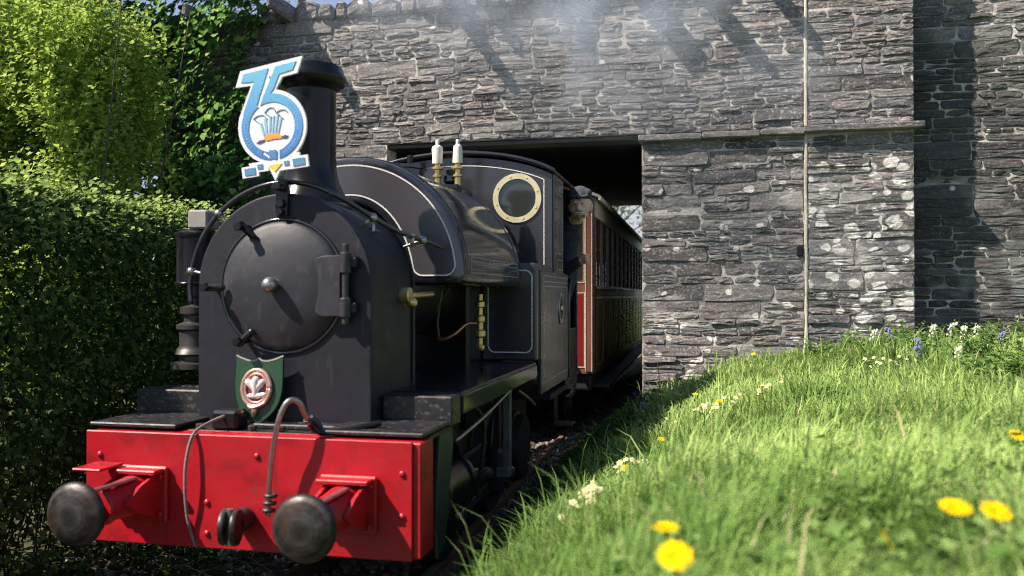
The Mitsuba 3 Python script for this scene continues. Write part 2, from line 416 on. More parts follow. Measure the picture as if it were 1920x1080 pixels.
mat('mat_teak', teak_col, 0.35, clearcoat=0.5)
mat('mat_maroon', lambda p, n, uv: mix((0.034, 0.010, 0.009), (0.060, 0.017, 0.014), fbm(p.x * 5, p.y * 5, p.z * 9)), 0.42, specular=0.3)
mat('mat_crimson', (0.17, 0.008, 0.014), 0.3, clearcoat=0.6)
mat('mat_gold', (0.16, 0.11, 0.055), 0.5)
mat('mat_roof_grey', lambda p, n, uv: mix((0.16, 0.155, 0.15), (0.27, 0.26, 0.25), fbm(p.x * 8, p.y * 8, p.z * 8)), 0.7)
mat('mat_worn_grey', lambda p, n, uv: mix((0.04, 0.04, 0.04), (0.14, 0.135, 0.13), fbm(p.x * 25, p.y * 25, p.z * 12)), 0.5)
mat('mat_dark', (0.012, 0.011, 0.011), 0.6)
scene['mat_glass'] = {'type': 'thindielectric', 'int_ior': 1.5}
mat('mat_dark_glass', (0.02, 0.024, 0.020), 0.06, specular=0.8, clearcoat=1.0, clearcoat_gloss=1.0)
mat('mat_skin', lambda p, n, uv: mix((0.66, 0.42, 0.32), (0.72, 0.47, 0.36), fbm(p.x * 12, p.y * 12, p.z * 12)), 0.5)
mat('mat_jacket', lambda p, n, uv: mix((0.018, 0.020, 0.034), (0.036, 0.040, 0.060), fbm(p.x * 40, p.y * 40, p.z * 40)), 0.9)
mat('mat_cap', (0.040, 0.042, 0.055), 0.9)
mat('mat_hair', (0.16, 0.14, 0.13), 0.8)
mat('mat_eye', (0.02, 0.016, 0.014), 0.2)

# ------------------------------------------------------------------ terrain
def ss(a, b, x):
    t = np.clip((x - a) / (b - a), 0, 1); return t * t * (3 - 2 * t)


# the bank's cross sections at five distances along the track: (x, height)
BANK_Y = [1.2, 2.4, 4.0, 5.6, 8.6]
BANK_Z = [PchipInterpolator(*np.array(c).T) for c in (
    [(-3, -.1), (-1.2, -.1), (-.9, .10), (-.6, .55), (-.3, .85), (0, .97), (.4, 1.0), (1, 1.03), (3, 1.1)],
    [(-3, -.1), (-1.2, -.1), (-.9, .15), (-.6, .55), (-.3, .78), (0, .92), (.4, .98), (1, 1.0), (3, 1.08)],
    [(-3, -.1), (-1.25, -.1), (-.95, .10), (-.7, .38), (-.5, .53), (-.33, .59), (0, .69), (.4, .82), (1, .95), (3, 1.03)],
    [(-3, -.1), (-1.4, -.1), (-1.0, .08), (-.7, .30), (-.465, .43), (-.13, .57), (.13, .68), (.5, .80), (1, .90), (3, 1.0)],
    [(-3, -.1), (-1.7, -.1), (-1.2, .02), (-.8, .20), (-.55, .38), (-.3, .50), (-.1, .60), (.2, .73), (.5, .82), (1, .90), (2, .98), (3, 1.0)])]


def H(X, Y):
    X, Y = np.asarray(X, float), np.asarray(Y, float)
    z = 0
    Yc = np.clip(Y, BANK_Y[0], BANK_Y[-1])
    for i, c in enumerate(BANK_Z):
        lo = BANK_Y[max(i - 1, 0)]; hi = BANK_Y[min(i + 1, len(BANK_Y) - 1)]; m = BANK_Y[i]
        w = np.where(Yc <= m, np.clip((Yc - lo) / max(m - lo, 1e-9), 0, 1) if i else 1.0, np.clip((hi - Yc) / max(hi - m, 1e-9), 0, 1) if i < len(BANK_Y) - 1 else 1.0)
        z = z + w * c(np.clip(X, -3, 3))
    z = z + .02 * np.maximum(X - 3, 0)
    z = z + 0.16 * ss(-2.75, -3.3, X)
    far = ss(15, 19, Y)
    z = z * (1 - far) + far * (-.1 + 1.0 * ss(-.7, 2, np.abs(X + 1.745) - 1.1))
    p = np.stack([X * 1.6, Y * 1.6, X * 0], -1)
    return z + 0.06 * (meshkit.fbm(p, 3, 2) - .5) * ss(.95, 1.5, np.abs(X + 1.745))


gx = np.unique(np.concatenate([-np.geomspace(6, 140, 26), np.arange(-6, 7.01, .12), np.geomspace(7.2, 140, 26)]))
gy = np.unique(np.concatenate([-np.geomspace(2, 60, 14), np.arange(-2, 26, .16), np.geomspace(26, 220, 26)]))
GX, GY = np.meshgrid(gx, gy, indexing='ij')
GZ = H(GX, GY)
ni, nj = GX.shape
I, J = np.meshgrid(np.arange(ni - 1), np.arange(nj - 1), indexing='ij')
q = np.stack([I * nj + J, (I + 1) * nj + J, (I + 1) * nj + J + 1, I * nj + J + 1], -1).reshape(-1, 4)
scene['ground'] = mikit.ply((np.stack([GX, GY, GZ], -1).reshape(-1, 3), q), 'mat_earth', True)
labels['ground'] = {'label': 'dark earth and green bank sloping from the track up to the wall', 'category': 'ground', 'kind': 'structure'}

CX = -1.745          # the track's centre line
YB = 8.6             # the bridge's face

# ------------------------------------------------------------------ the stone bridge
BR = thing('stone_bridge', 'grey slate rubble railway overbridge with a flat dark opening, pilaster and vertical pale joint', 'bridge')
srng = np.random.default_rng(5)
STONES = []          # (size, v, f, uv)


def one_stone(u0, u1, z0, z1, place, proud, warp):
    g = srng.uniform(.002, .006)
    u0, u1, z0, z1 = u0 + g, u1 - g, z0 + g * .8, z1 - g * .8
    w, h = u1 - u0, z1 - z0
    if w < .03 or h < .012: return
    nb = 4 if w > .22 else 3
    cut = min(.28 * h, .018) * srng.uniform(.1, 1.1, 4)
    j = min(.09 * h, .006)
    pts = []
    xs = np.linspace(0, 1, nb)
    for t in xs: pts.append((u0 + w * t, z0))
    for t in (.5,): pts.append((u1, z0 + h * t))
    for t in xs[::-1]: pts.append((u0 + w * t, z1))
    for t in (.5,): pts.append((u0, z0 + h * t))
    p = np.array(pts) + srng.uniform(-j, j, (len(pts), 2))
    k = [0, nb - 1, nb + 1, 2 * nb]
    for i, (sx, sz) in zip(k, ((1, 1), (-1, 1), (-1, -1), (1, -1))):
        p[i] += (sx * cut[k.index(i)] * srng.uniform(.5, 2), sz * cut[k.index(i)] * .5)
    taper = srng.uniform(-.25, .25) * h
    p[:, 1] += taper * (p[:, 0] - u0) / w * (p[:, 1] - (z0 + z1) / 2) / h * .6
    c = p.mean(0); n = len(p)
    d0 = proud + srng.normal(0, .0045) + (srng.uniform(.008, .022) if srng.random() < .10 else 0)
    tilt = srng.normal(0, .04), srng.normal(0, .07)
    inset = min(.2 * h, .010)
    dirs = c - p; L = np.linalg.norm(dirs, axis=1, keepdims=True); dirs = dirs / np.maximum(L, 1e-6)
    ring1 = p + dirs * inset * np.array([[.8, 1.0]]) * srng.uniform(.6, 1.3, (n, 1))
    ring2 = p + (c - p) * .5
    dep1 = d0 + tilt[0] * (ring1[:, 0] - c[0]) * .35 + tilt[1] * (ring1[:, 1] - c[1]) + srng.normal(0, .0035, n)
    dep2 = d0 + tilt[0] * (ring2[:, 0] - c[0]) * .35 + tilt[1] * (ring2[:, 1] - c[1]) + srng.normal(.002, .004, n)
    dep0 = dep1 - inset * srng.uniform(.7, 1.5, n)
    P2 = np.vstack([p, p, ring1, ring2, c[None]])
    D = np.concatenate([np.full(n, -.05), dep0, dep1, dep2, [dep2.mean() + .002]])
    i = np.arange(n); k2 = (i + 1) % n
    f = []
    for r in range(3):
        f += [np.stack([r * n + i, r * n + k2, (r + 1) * n + k2], -1), np.stack([r * n + i, (r + 1) * n + k2, (r + 1) * n + i], -1)]
    f.append(np.stack([3 * n + i, 3 * n + k2, i * 0 + 4 * n], -1))
    z = P2[:, 1] + warp(P2[:, 0], P2[:, 1])
    v = place(P2[:, 0], z, D)
    tone = np.clip(srng.beta(2.2, 2.4), 0, 1)
    uv = np.tile([tone, srng.random()], (len(v), 1))
    STONES.append((w * h, v, np.vstack(f), uv))


def rubble(u0, u1, z0, z1, place, hs=(.045, .175), lw=(1.9, 5.2), proud=0.0, warp_amp=.03, keep=None):
    z = z0
    def warp(u, zz):
        edge = np.clip(np.minimum(zz - z0, z1 - zz) / .25, 0, 1)
        return warp_amp * edge * (meshkit.fbm(np.stack([u * .9, zz * .7, zz * 0 + 4], -1), 3, 7) - .5) * 2
    while z < z1 - .02:
        h = float(np.clip(srng.lognormal(math.log(.094), .38), *hs))
        if z1 - z - h < .045: h = z1 - z
        x = u0
        while x < u1 - .01:
            l = float(np.clip(h * srng.uniform(*lw), .12, .66))
            if u1 - x - l < .1: l = u1 - x
            if keep is None or keep(x, x + l, z, z + h):
                if h > .09 and srng.random() < .42:
                    t = srng.uniform(.35, .65)
                    for za, zb in ((z, z + h * t), (z + h * t, z + h)):
                        if srng.random() < .4 and l > .3:
                            m = x + l * srng.uniform(.35, .65)
                            one_stone(x, m, za, zb, place, proud, warp); one_stone(m, x + l, za, zb, place, proud, warp)
                        else: one_stone(x, x + l, za, zb, place, proud, warp)
                else: one_stone(x, x + l, z, z + h, place, proud, warp)
            x += l
        z += h


def face(y): return lambda u, z, d: np.stack([u, y - d, z], -1)


OL, OR, SOF = -3.24, -.55, 3.07
rubble(-6.4, 1.0, SOF, 4.45, face(YB))                         # spandrel and parapet
rubble(OR, 1.0, -.05, 2.99, face(YB))                          # right abutment
rubble(-6.0, OL, -.1, SOF, face(YB))                           # left abutment
rubble(1.022, 1.98, .55, 2.985, face(YB - .03), hs=(.06, .18), lw=(2.2, 5.5))  # pilaster, below and above the string course
rubble(1.022, 1.98, 3.075, 6.0, face(YB - .03), hs=(.06, .18), lw=(2.2, 5.5))
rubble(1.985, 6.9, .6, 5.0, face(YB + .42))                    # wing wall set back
# split: the 300 that show largest as stones, the rest as one part
def show(s):
    c = s[1].mean(0) - EYE
    fwd = c @ (look / np.linalg.norm(look)); side = abs((c[0] * math.cos(HEAD) + c[1] * math.sin(HEAD)) / fwd)
    up = (c[2] / fwd)
    ok = side < .6 and -.34 < up - 15 / 1600 < .345 and not (c[0] < -3.2 and c[2] < 1.2)
    return s[0] * ok
STONES.sort(key=show, reverse=True)
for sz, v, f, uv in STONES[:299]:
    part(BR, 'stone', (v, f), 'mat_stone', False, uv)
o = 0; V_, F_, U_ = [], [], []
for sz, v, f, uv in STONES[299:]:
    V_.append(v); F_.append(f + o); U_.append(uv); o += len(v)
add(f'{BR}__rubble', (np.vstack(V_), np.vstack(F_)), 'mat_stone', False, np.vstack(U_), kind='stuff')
# mortar behind the stones, a core that carries the deck, the tunnel
def mortar_sheet(x0, x1, z0, z1, y, thick=.3):
    nx, nz = max(2, int((x1 - x0) / .05)), max(2, int((z1 - z0) / .04))
    X_, Z_ = np.meshgrid(np.linspace(x0, x1, nx), np.linspace(z0, z1, nz), indexing='ij')
    Y_ = y + .013 - .010 * (meshkit.fbm(np.stack([X_ * 9, Z_ * 12, X_ * 0], -1), 3, 3) - .3)
    v = np.stack([X_, Y_, Z_], -1).reshape(-1, 3)
    I_, J_ = np.meshgrid(np.arange(nx - 1), np.arange(nz - 1), indexing='ij')
    f = np.stack([I_ * nz + J_, (I_ + 1) * nz + J_, (I_ + 1) * nz + J_ + 1, I_ * nz + J_ + 1], -1).reshape(-1, 4)
    f = np.vstack([f[:, [0, 1, 2]], f[:, [0, 2, 3]]])
    b = trimesh.creation.box(bounds=[[x0, y + .03, z0], [x1, y + thick, z1]])
    return join((v, f), b)
part(BR, 'mortar', join(mortar_sheet(-6.4, 1.0, SOF + .004, 4.44, YB), mortar_sheet(OR + .004, 1.0, -.3, 3.05, YB), mortar_sheet(-6.0, OL - .004, -.3, SOF, YB),
                        mortar_sheet(1.004, 1.972, .3, 6.0, YB - .03, .45), mortar_sheet(1.976, 6.9, .3, 5.0, YB + .42)), 'mat_mortar', False)
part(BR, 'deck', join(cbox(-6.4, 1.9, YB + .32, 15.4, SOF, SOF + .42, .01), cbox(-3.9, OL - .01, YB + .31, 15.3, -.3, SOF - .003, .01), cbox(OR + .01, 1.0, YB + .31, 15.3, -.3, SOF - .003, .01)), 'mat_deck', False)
part(BR, 'lintel', cbox(OL - .15, OR - .012, YB + .05, YB + .315, SOF - .045, SOF - .003, .004), 'mat_dark_steel', False)
# string course
def slab(x0, x1, y0, y1, z0, z1, seed):
    nx, ny, nz = max(3, int((x1 - x0) / .03)), 3, 3
    b = cbox(x0, x1, y0, y1, z0, z1, .008).subdivide().subdivide()
    v = np.array(b.vertices)
    d = meshkit.fbm(np.stack([v[:, 0] * 14, v[:, 1] * 14 + seed, v[:, 2] * 14], -1), 3, 1) - .5
    v[:, 1] += .022 * d; v[:, 2] += .018 * d
    return v, np.array(b.faces)
x = OR - .03
for i, l in enumerate((.62, .55, .42)):
    v, f = slab(x + .003, min(x + l, 1.0) - .003, YB - .085, YB + .1, 2.985 + .006 * i, 3.045 + .006 * i, i)
    part(BR, 'string_course', (v, f), 'mat_stone', False, np.tile([.62, .4 + .1 * i], (len(v), 1)))
    x += l
v, f = slab(.985, 2.05, YB - .135, YB + .3, 3.005, 3.068, 9)
part(BR, 'string_course', (v, f), 'mat_stone', False, np.tile([.5, .35], (len(v), 1)))
# vertical pale joint
zz = np.arange(.55, 4.6, .03)
jw = .010 + .006 * meshkit.noise(np.stack([zz * 9, zz * 0, zz * 0], -1), 4) + .02 * ss(1.2, .75, zz)
jx = 1.011 + .006 * (meshkit.noise(np.stack([zz * 5, zz * 0, zz * 0], -1), 9) - .5)
jy = YB - .034 - .008 * meshkit.noise(np.stack([zz * 14, zz * 0, zz * 0], -1), 2)
v = np.vstack([np.stack([jx - jw, jy * 0 + YB - .002, zz], -1), np.stack([jx - jw * .5, jy, zz], -1), np.stack([jx + jw * .5, jy, zz], -1), np.stack([jx + jw, jy * 0 + YB - .03, zz], -1)])
n = len(zz); i = np.arange(n - 1)
f = np.vstack([np.stack([r * n + i, (r + 1) * n + i, (r + 1) * n + i + 1, r * n + i + 1], -1) for r in range(3)])
part(BR, 'pale_joint', (v, f), 'mat_pale_mortar', False)
part(BR, 'painted_hole', cbox(.925, .985, YB - .036, YB - .004, 1.83, 1.93, .01), 'mat_deck', False)  # dark block on the face, its colour painting the shade of a hole
# coping: rough stones set on edge along the parapet, some hanging out over the face
x = -6.3
while x < 1.0:
    w = srng.uniform(.12, .34); stick = srng.random() < .36; w = srng.uniform(.06, .13) if stick else w; h = srng.uniform(.10, .24) * (1.4 if srng.random() < .18 else 1); out = srng.uniform(.03, .12) + (srng.uniform(.16, .42) if stick else 0)
    base = cbox(x + .004, x + w - .004, YB - out, YB + .35, 4.445, 4.45 + h, .03).subdivide().subdivide()
    v = np.array(base.vertices)
    d = meshkit.fbm(v * 9 + x * 7, 3, 3) - .5
    top = ss(4.45 + h * .5, 4.45 + h, v[:, 2])
    v[:, 2] -= top * h * .5 * (np.abs(v[:, 0] - x - w / 2) / w * 2) ** 3 - top * .08 * d
    v[:, 1] += .06 * d; v[:, 0] += .02 * d
    part(BR, 'coping_stone', (v, np.array(base.faces)), 'mat_stone', False, np.tile([srng.uniform(.2, .6), srng.random()], (len(v), 1)))
    x += w

# ------------------------------------------------------------------ the track
TR = thing('railway_track', 'narrow gauge railway track running through the opening under the bridge', 'railway track')
def rail_profile():
    return Polygon([(-.04, 0), (.04, 0), (.04, .008), (.008, .018), (.008, .062), (.023, .068), (.023, .088), (.018, .092), (-.018, .092), (-.023, .088), (-.023, .068), (-.008, .062), (-.008, .018), (-.04, .008)])
for s in (-1, 1):
    part(TR, 'rail', plate(rail_profile(), 26, (CX + s * .358, 24, -.092), (1, 0, 0), (0, 0, 1)), 'mat_rail', False)
for i, yy in enumerate(np.arange(-1.0, 16.5, .72)):
    part(TR, 'sleeper', cbox(CX - .68, CX + .68, yy, yy + .2, -.20, -.093, .012), 'mat_sleeper', False)
def gravel(n, x0, x1, y0, y1, seed, s=(.012, .034), dz=0.0):
    r = np.random.default_rng(seed)
    base = trimesh.creation.icosphere(0); bv, bf = np.array(base.vertices), np.array(base.faces)
    P = np.stack([r.uniform(x0, x1, n), r.uniform(y0, y1, n)], -1); Z = H(P[:, 0], P[:, 1])
    S = r.uniform(*s, n)[:, None] * r.uniform(.6, 1.3, (n, 3)); S[:, 2] *= .7
    an = r.uniform(0, 6.28, n); c, sn = np.cos(an)[:, None], np.sin(an)[:, None]
    v = bv[None] * S[:, None] * r.uniform(.75, 1.2, (n, len(bv), 1))
    v = np.stack([v[..., 0] * c - v[..., 1] * sn, v[..., 0] * sn + v[..., 1] * c, v[..., 2]], -1)
    v += np.stack([P[:, 0], P[:, 1], Z + S[:, 2] * .4 + dz], -1)[:, None]
    f = bf[None] + (np.arange(n) * len(bv))[:, None, None]
    return v.reshape(-1, 3), f.reshape(-1, 3), np.repeat(np.stack([r.random(n), r.random(n)], -1), len(bv), 0)
v, f, uv = gravel(16000, CX - 1.5, CX + 1.2, 1.5, 15, 3)
add('ballast', (v, f), 'mat_gravel', False, uv, 'grey stone ballast chippings around the rails and sleepers', 'ballast', None, 'stuff')

# ------------------------------------------------------------------ the locomotive (u = metres right of the track's centre line, y along it)
LO = thing('steam_locomotive', 'black saddle tank steam locomotive with red buffer beam heading out from under the bridge', 'locomotive')


def W(u, y, z): return np.array([CX + u, y, z])


def lp(name, mesh, m, smooth=30, **k): return part(LO, name, mesh, m, smooth, **k)


EX, EZ = np.array([1.0, 0, 0]), np.array([0, 0, 1.0])          # a plate in the plane that faces the camera: EX x EZ = -Y
EYp = np.array([0, 1.0, 0])


def front(poly, y, h, bevel=0.0):                                 # polygon in (u, z); its face looks to -y, at y - h
    return plate(poly, h, (CX, y, 0), EX, EZ, bevel)


def sidep(poly, u, h, bevel=0.0):                                 # polygon in (y, z); its face looks to +x, at u + h
    return plate(poly, h, (CX + u, 0, 0), EYp, EZ, bevel)


def line_of(poly, inset, w): return poly.buffer(-inset).difference(poly.buffer(-inset - w))


# buffer beam
lp('buffer_beam', cbox(CX - .722, CX + .722, 3.085, 3.235, .452, .892, .006), 'mat_red', 20)
beam = lp('beam_plate', cbox(CX - .722, CX + .69, 3.07, 3.084, .447, .897, .003), 'mat_red', 20)
for u, z in ((-.167, .628), (-.167, .505), (.681 - .03, .777), (.651, .616), (-.655, .80), (-.655, .52), (.05, .82), (.3, .505)):
    lp('rivet', ball((CX + u, 3.069, z), .013, (1, .75, 1), 2), 'mat_red', True)
# buffers
for s, u in ((-1, -.45), (1, .44)):
    bu = lp('buffer', cyl(W(u, 3.07, .66), W(u, 2.80, .66), .085, .062, 28, .006), 'mat_red', 35)
    k = bu.split('__')[1]
    B = lambda nm, mesh, m, sm=30: part(f'{LO}__{k}', nm, mesh, m, sm)
    B('base_plate', cbox(CX + u - .115, CX + u + .115, 3.046, 3.069, .545, .765, .006), 'mat_red')
    B('top_bracket', cbox(CX + u - .105, CX + u + .105, 2.985, 3.045, .742, .760, .004), 'mat_red')
    if s < 0: B('step_plate', cbox(CX + u - .20, CX + u - .075, 2.90, 3.045, .766, .776, .003), 'mat_red')
    for t in (-1, 1):
        B('rib', plate(Polygon([(3.046, .745), (2.93, .71), (2.85, .66), (2.93, .61), (3.046, .56)]), .014, (CX + u + t * .075 - .007, 0, 0), EYp, EZ), 'mat_red')
        for z in (.578, .728): B('bolt', cyl(W(u + t * .094, 3.047, z), W(u + t * .094, 3.028, z), .013, n=6, c=.003), 'mat_red')
    B('collar', cyl(W(u, 2.83, .66), W(u, 2.785, .66), .074, .07, 28, .006), 'mat_red')
    B('shank', cyl(W(u, 2.80, .66), W(u, 2.66, .66), .036), 'mat_dark_steel')
    B('guide_bar', cbox(CX + u - .013 + .03, CX + u + .013 + .03, 2.70, 2.97, .729, .741, .003), 'mat_steel')
    B('head', lathe([(0, -.032), (.03, -.0315), (.06, -.028), (.09, -.0195), (.108, -.010), (.117, .002), (.1175, .010), (.113, .017), (.05, .026), (0, .027)], W(u, 2.675, .662), (0, 1, 0), 48), 'mat_buffer', 50)
# centre coupling
cp = lp('coupling', cyl(W(.0, 3.07, .575), W(.0, 2.99, .575), .045, n=20, c=.004), 'mat_buffer')
for s in (-1, 1):
    part(cp, 'cheek', lathe([(0, -.016), (.045, -.016), (.066, -.010), (.07, 0), (.066, .010), (.045, .016), (0, .016)], W(.004 + s * .024, 2.955, .57), (1, .25, 0), 32), 'mat_buffer', 50)
part(cp, 'pin', cyl(W(.004, 2.95, .50), W(.004, 2.95, .64), .014, n=12), 'mat_steel')
# deck behind the beam, chequer plates, raised running plate
lp('front_deck', cbox(CX - .70, CX + .70, 3.19, 3.55, .872, .893, .004), 'mat_plate_worn')
for s, (a, b) in ((-1, (-.755, -.35)), (1, (.30, .715))):
    lp('deck_plate', cbox(CX + a, CX + b, 3.13, 3.47, .905, .921, .004), 'mat_plate_worn')
for s in (-1, 1):
    a, b = (-.79, -.41) if s < 0 else (.41, .725)
    lp('platform_step', cbox(CX + a, CX + b, 3.485, 3.62, .894, 1.022, .006), 'mat_plate_worn')
    lp('running_plate', cbox(CX + min(s * .20, s * .725), CX + max(s * .20, s * .725), 3.622, 5.40, .995, 1.026, .005), 'mat_black')
    lp('valance', cbox(CX + s * .725 - .012, CX + s * .725 + .012, 3.63, 5.38, .93, 1.012, .004), 'mat_black_gloss')
    lp('frame_plate', cbox(CX + s * .29 - .012, CX + s * .29 + .012, 3.24, 7.2, .42, .868, .004), 'mat_dark')
lp('guard_plate', sidep(Polygon([(3.42, .88), (3.60, .90), (3.62, .80), (3.50, .40), (3.40, .36), (3.36, .60)]), .68, .012, .002), 'mat_guard_green')
lp('guard_plate', sidep(Polygon([(3.42, .88), (3.60, .90), (3.62, .80), (3.50, .40), (3.40, .36), (3.36, .60)]), -.70, .012, .002), 'mat_guard_green')

# smokebox
SZ = 1.488
arch = unary_union([circle(0, SZ, .406, 96), sbox(-.406, .888, .406, SZ)])
v, f = front(arch, 3.91, .535, .012)
lp('smokebox', (v, f), 'mat_smokebox', 25)
lp('smokebox_band', front(unary_union([circle(0, SZ, .416, 96), sbox(-.416, .90, .416, SZ)]).difference(arch.buffer(-.02)), 3.91, .03), 'mat_smokebox', 25)
# the arched rim round the face
door = lp('smokebox_door', lathe([(0, -.062), (.06, -.061), (.13, -.056), (.20, -.044), (.255, -.026), (.272, -.016), (.281, -.004), (.282, 0.012)], W(.0, 3.376, 1.492), (0, 1, 0), 72), 'mat_door', 50)
part(door, 'ring', torus(W(0, 3.374, 1.492), (0, 1, 0), .287, .009, 72), 'mat_black_gloss', True)
part(door, 'knob', lathe([(0, -.034), (.018, -.031), (.029, -.02), (.033, -.004), (.03, .014), (.02, .022), (.018, .05)], W(-.012, 3.285, 1.497), (0, 1, 0), 28), 'mat_steel', 50)
strap = Polygon([(.165, 1.592), (.18, 1.612), (.21, 1.620), (.30, 1.622), (.30, 1.575), (.285, 1.57), (.285, 1.42), (.30, 1.415), (.30, 1.365), (.20, 1.362), (.178, 1.375), (.17, 1.39), (.183, 1.45), (.186, 1.51), (.178, 1.56)])
part(door, 'hinge_strap', front(strap, 3.352, .026, .006), 'mat_door', 25)
part(door, 'hinge_pin', cyl(W(.305, 3.337, 1.33), W(.305, 3.337, 1.668), .0145, n=16, c=.004), 'mat_door', 30)
for z0, z1 in ((1.545, 1.632), (1.36, 1.442)):
    part(door, 'hinge_barrel', cyl(W(.305, 3.337, z0), W(.305, 3.337, z1), .024, n=18, c=.004), 'mat_door', 30)
for z in (1.40, 1.59): lp('hinge_bracket', cbox(CX + .29, CX + .35, 3.335, 3.376, z - .022, z + .022, .006), 'mat_smokebox')
for (u, z), dirn in zip(((-.155, 1.745), (-.315, 1.488), (-.160, 1.258)), ((.72, -.69), (1, -.02), (.72, .69))):
    d3 = np.array([dirn[0], 0, dirn[1]])
    p = W(u, 3.376, z)
    m1 = hull(ball(p + [0, -.058, 0] - d3 * .015, .018, sub=1).vertices, ball(p + [0, -.050, 0] + d3 * .055, .016, (1, .8, 1), 1).vertices)
    m2 = cyl(p, p + np.array([0, -.10, 0]) - d3 * .005, .012, n=12, c=.003)
    m3_ = cyl(p + np.array([0, -.084, 0]), p + np.array([0, -.110, 0]), .021, n=6, c=.004)
    lp('door_clamp', join(m1, m2, m3_), 'mat_black', 30)
lp('lamp_iron', join(front(Polygon([(-.022, 1.795), (.030, 1.795), (.034, 1.90), (.02, 1.95), (-.012, 1.95), (-.026, 1.90)]), 3.376, .022, .004), cbox(CX - .016, CX + .024, 3.30, 3.352, 1.90, 1.925, .004), cyl(W(.004, 3.36, 1.845), W(.004, 3.335, 1.845), .02, n=6, c=.004), cyl(W(.004, 3.36, 1.81), W(.004, 3.335, 1.81), .014, n=6, c=.003)), 'mat_black')
# curved handrail over the front of the smokebox
ang = np.radians(np.linspace(188, 62, 22))
hp = [W(.46 * math.cos(a) - .0, 3.40, 1.478 + .465 * math.sin(a)) for a in ang]
hp += [W(.26, 3.46, 1.86), W(.33, 3.58, 1.80), W(.40, 3.72, 1.745), W(.47, 3.86, 1.715), W(.52, 3.99, 1.69)]
lp('handrail', tube(hp, .0112, 12, 3), 'mat_black_gloss', True)
for p in (hp[3], hp[9], hp[-4], hp[-2]):
    lp('handrail_knob', join(ball(p, .021, sub=2), cyl(p, p + (W(0, p[1], SZ) - p) * .12, .009, n=10)), 'mat_steel', True)
for (u, y, z) in ((.315, 3.62, 1.735), (.44, 3.80, 1.695)):
    lp('oil_cup', join(cyl(W(u, y, z - .01), W(u, y, z + .045), .011, n=12, c=.002), hull(ball(W(u - .035, y - .01, z - .014), .012, (1, 1, .5), 1).vertices, ball(W(u + .03, y - .02, z + .006), .010, (1, 1, .5), 1).vertices)), 'mat_steel', 40)
# chimney
chim = [(.185, -.06), (.180, -.02), (.165, .015), (.145, .05), (.128, .09), (.118, .14), (.115, .20), (.115, .505), (.121, .512), (.135, .520), (.150, .534), (.161, .546), (.164, .560), (.161, .572), (.152, .588), (.148, .606), (.143, .616), (.118, .620), (.10, .61), (.098, .20)]
lp('chimney', lathe(chim, W(0, 3.645, 1.886), (0, 0, 1), 56), 'mat_black', 40)
lp('chimney_base', lathe([(.195, -.10), (.20, -.03), (.195, -.022), (.17, -.012)], W(0, 3.645, 1.886), (0, 0, 1), 56), 'mat_black', 40)

# boiler and saddle tank
TZ = 1.557
lp('boiler', cyl(W(0, 3.90, 1.50), W(0, 6.0, 1.50), .292, n=56), 'mat_black', 40)
for y in (4.05, 4.75, 5.5): lp('boiler_band', torus(W(0, y, 1.50), (0, 1, 0), .293, .008, 64, 6), 'mat_black_gloss', True)
lp('firebox', cbox(CX - .36, CX + .36, 5.1, 6.05, .62, 1.55, .02), 'mat_black')
tank = circle(0, TZ, .612, 160).difference(affinity.scale(circle(0, 1.50, 1, 96), .30, .42)).difference(sbox(-1, 0, 1, TZ - .052))
tank = tank.buffer(-.045, quad_segs=10).buffer(.045, quad_segs=10).simplify(.0004)
v, f = front(tank, 5.47, 1.372, .03)
lp('saddle_tank', (v, f), 'mat_black_gloss', 28)
panel = tank.buffer(-.055)
tf_ = lp('tank_front', front(panel, 4.0985, .004), 'mat_grey_panel', False)
part(tf_, 'lining', front(line_of(tank.buffer(-.100).buffer(.055), 0, .0075), 4.0985, .0055), 'mat_line', False)
# lining panel along the right-hand flank, following the curve of the tank
def on_tank(a, y, r=.614): return W(r * math.cos(a), y, TZ + r * math.sin(a))
def tank_strip(a0, y0, a1, y1, w=.0055):
    n_ = 24
    pts = [on_tank(a0 + (a1 - a0) * t, y0 + (y1 - y0) * t, .6125) for t in np.linspace(0, 1, n_)]
    return tube(pts, w / 2, 6, smooth=False)
for a0, y0, a1, y1 in ((.02, 4.22, .02, 5.40), (.115, 4.24, .115, 5.40), (.155, 4.24, .155, 5.40), (.02, 4.22, .155, 4.24)):
    lp('tank_lining', tank_strip(a0, y0, a1, y1), 'mat_line_dim', True)
for y in (4.17, 5.38): lp('tank_band', tube([on_tank(a, y, .611) for a in np.linspace(.0, math.pi, 60)], .006, 6, smooth=False), 'mat_black_gloss', True)
lp('tank_filler', lathe([(.13, 0), (.13, .05), (.145, .055), (.145, .075), (.05, .09), (0, .092)], W(0, 4.9, TZ + .60), (0, 0, 1), 36), 'mat_black_gloss', 40)

# steam fittings between tank and cab
lp('valve_seat', cbox(CX - .15, CX + .17, 5.58, 5.92, 1.8, 2.215, .03), 'mat_black')
for i, (u, s) in enumerate(((-.046, 1.12), (.102, .9))):
    sv = lp('safety_valve', lathe([(.022, -.06), (.022, .03), (.034, .035), (.034, .05), (.02, .055), (.02, .085), (.042, .09), (.042, .105), (.022, .11), (.02, .13)], W(u, 5.75, 2.25), (0, 0, 1), 20), 'mat_brass', 40)
    part(sv, 'cap', lathe([(.03, .128), (.036, .132), (.036 * s, .235), (.031 * s, .252), (.013, .262), (.013, .292), (.009, .298), (0, .298)], W(u, 5.75, 2.25), (0, 0, 1), 22), 'mat_ivory', 40)
lp('turret', join(lathe([(.04, 0), (.045, .02), (.03, .04), (.05, .06), (.05, .10), (.03, .115), (.035, .14), (0, .15)], W(.03, 5.82, 2.20), (0, 0, 1), 18)), 'mat_black_gloss', 40)
lp('whistle', lathe([(.014, 0), (.014, .05), (.024, .055), (.024, .13), (0, .14)], W(-.30, 5.9, 2.34), (0, 0, 1), 18), 'mat_black', 40)

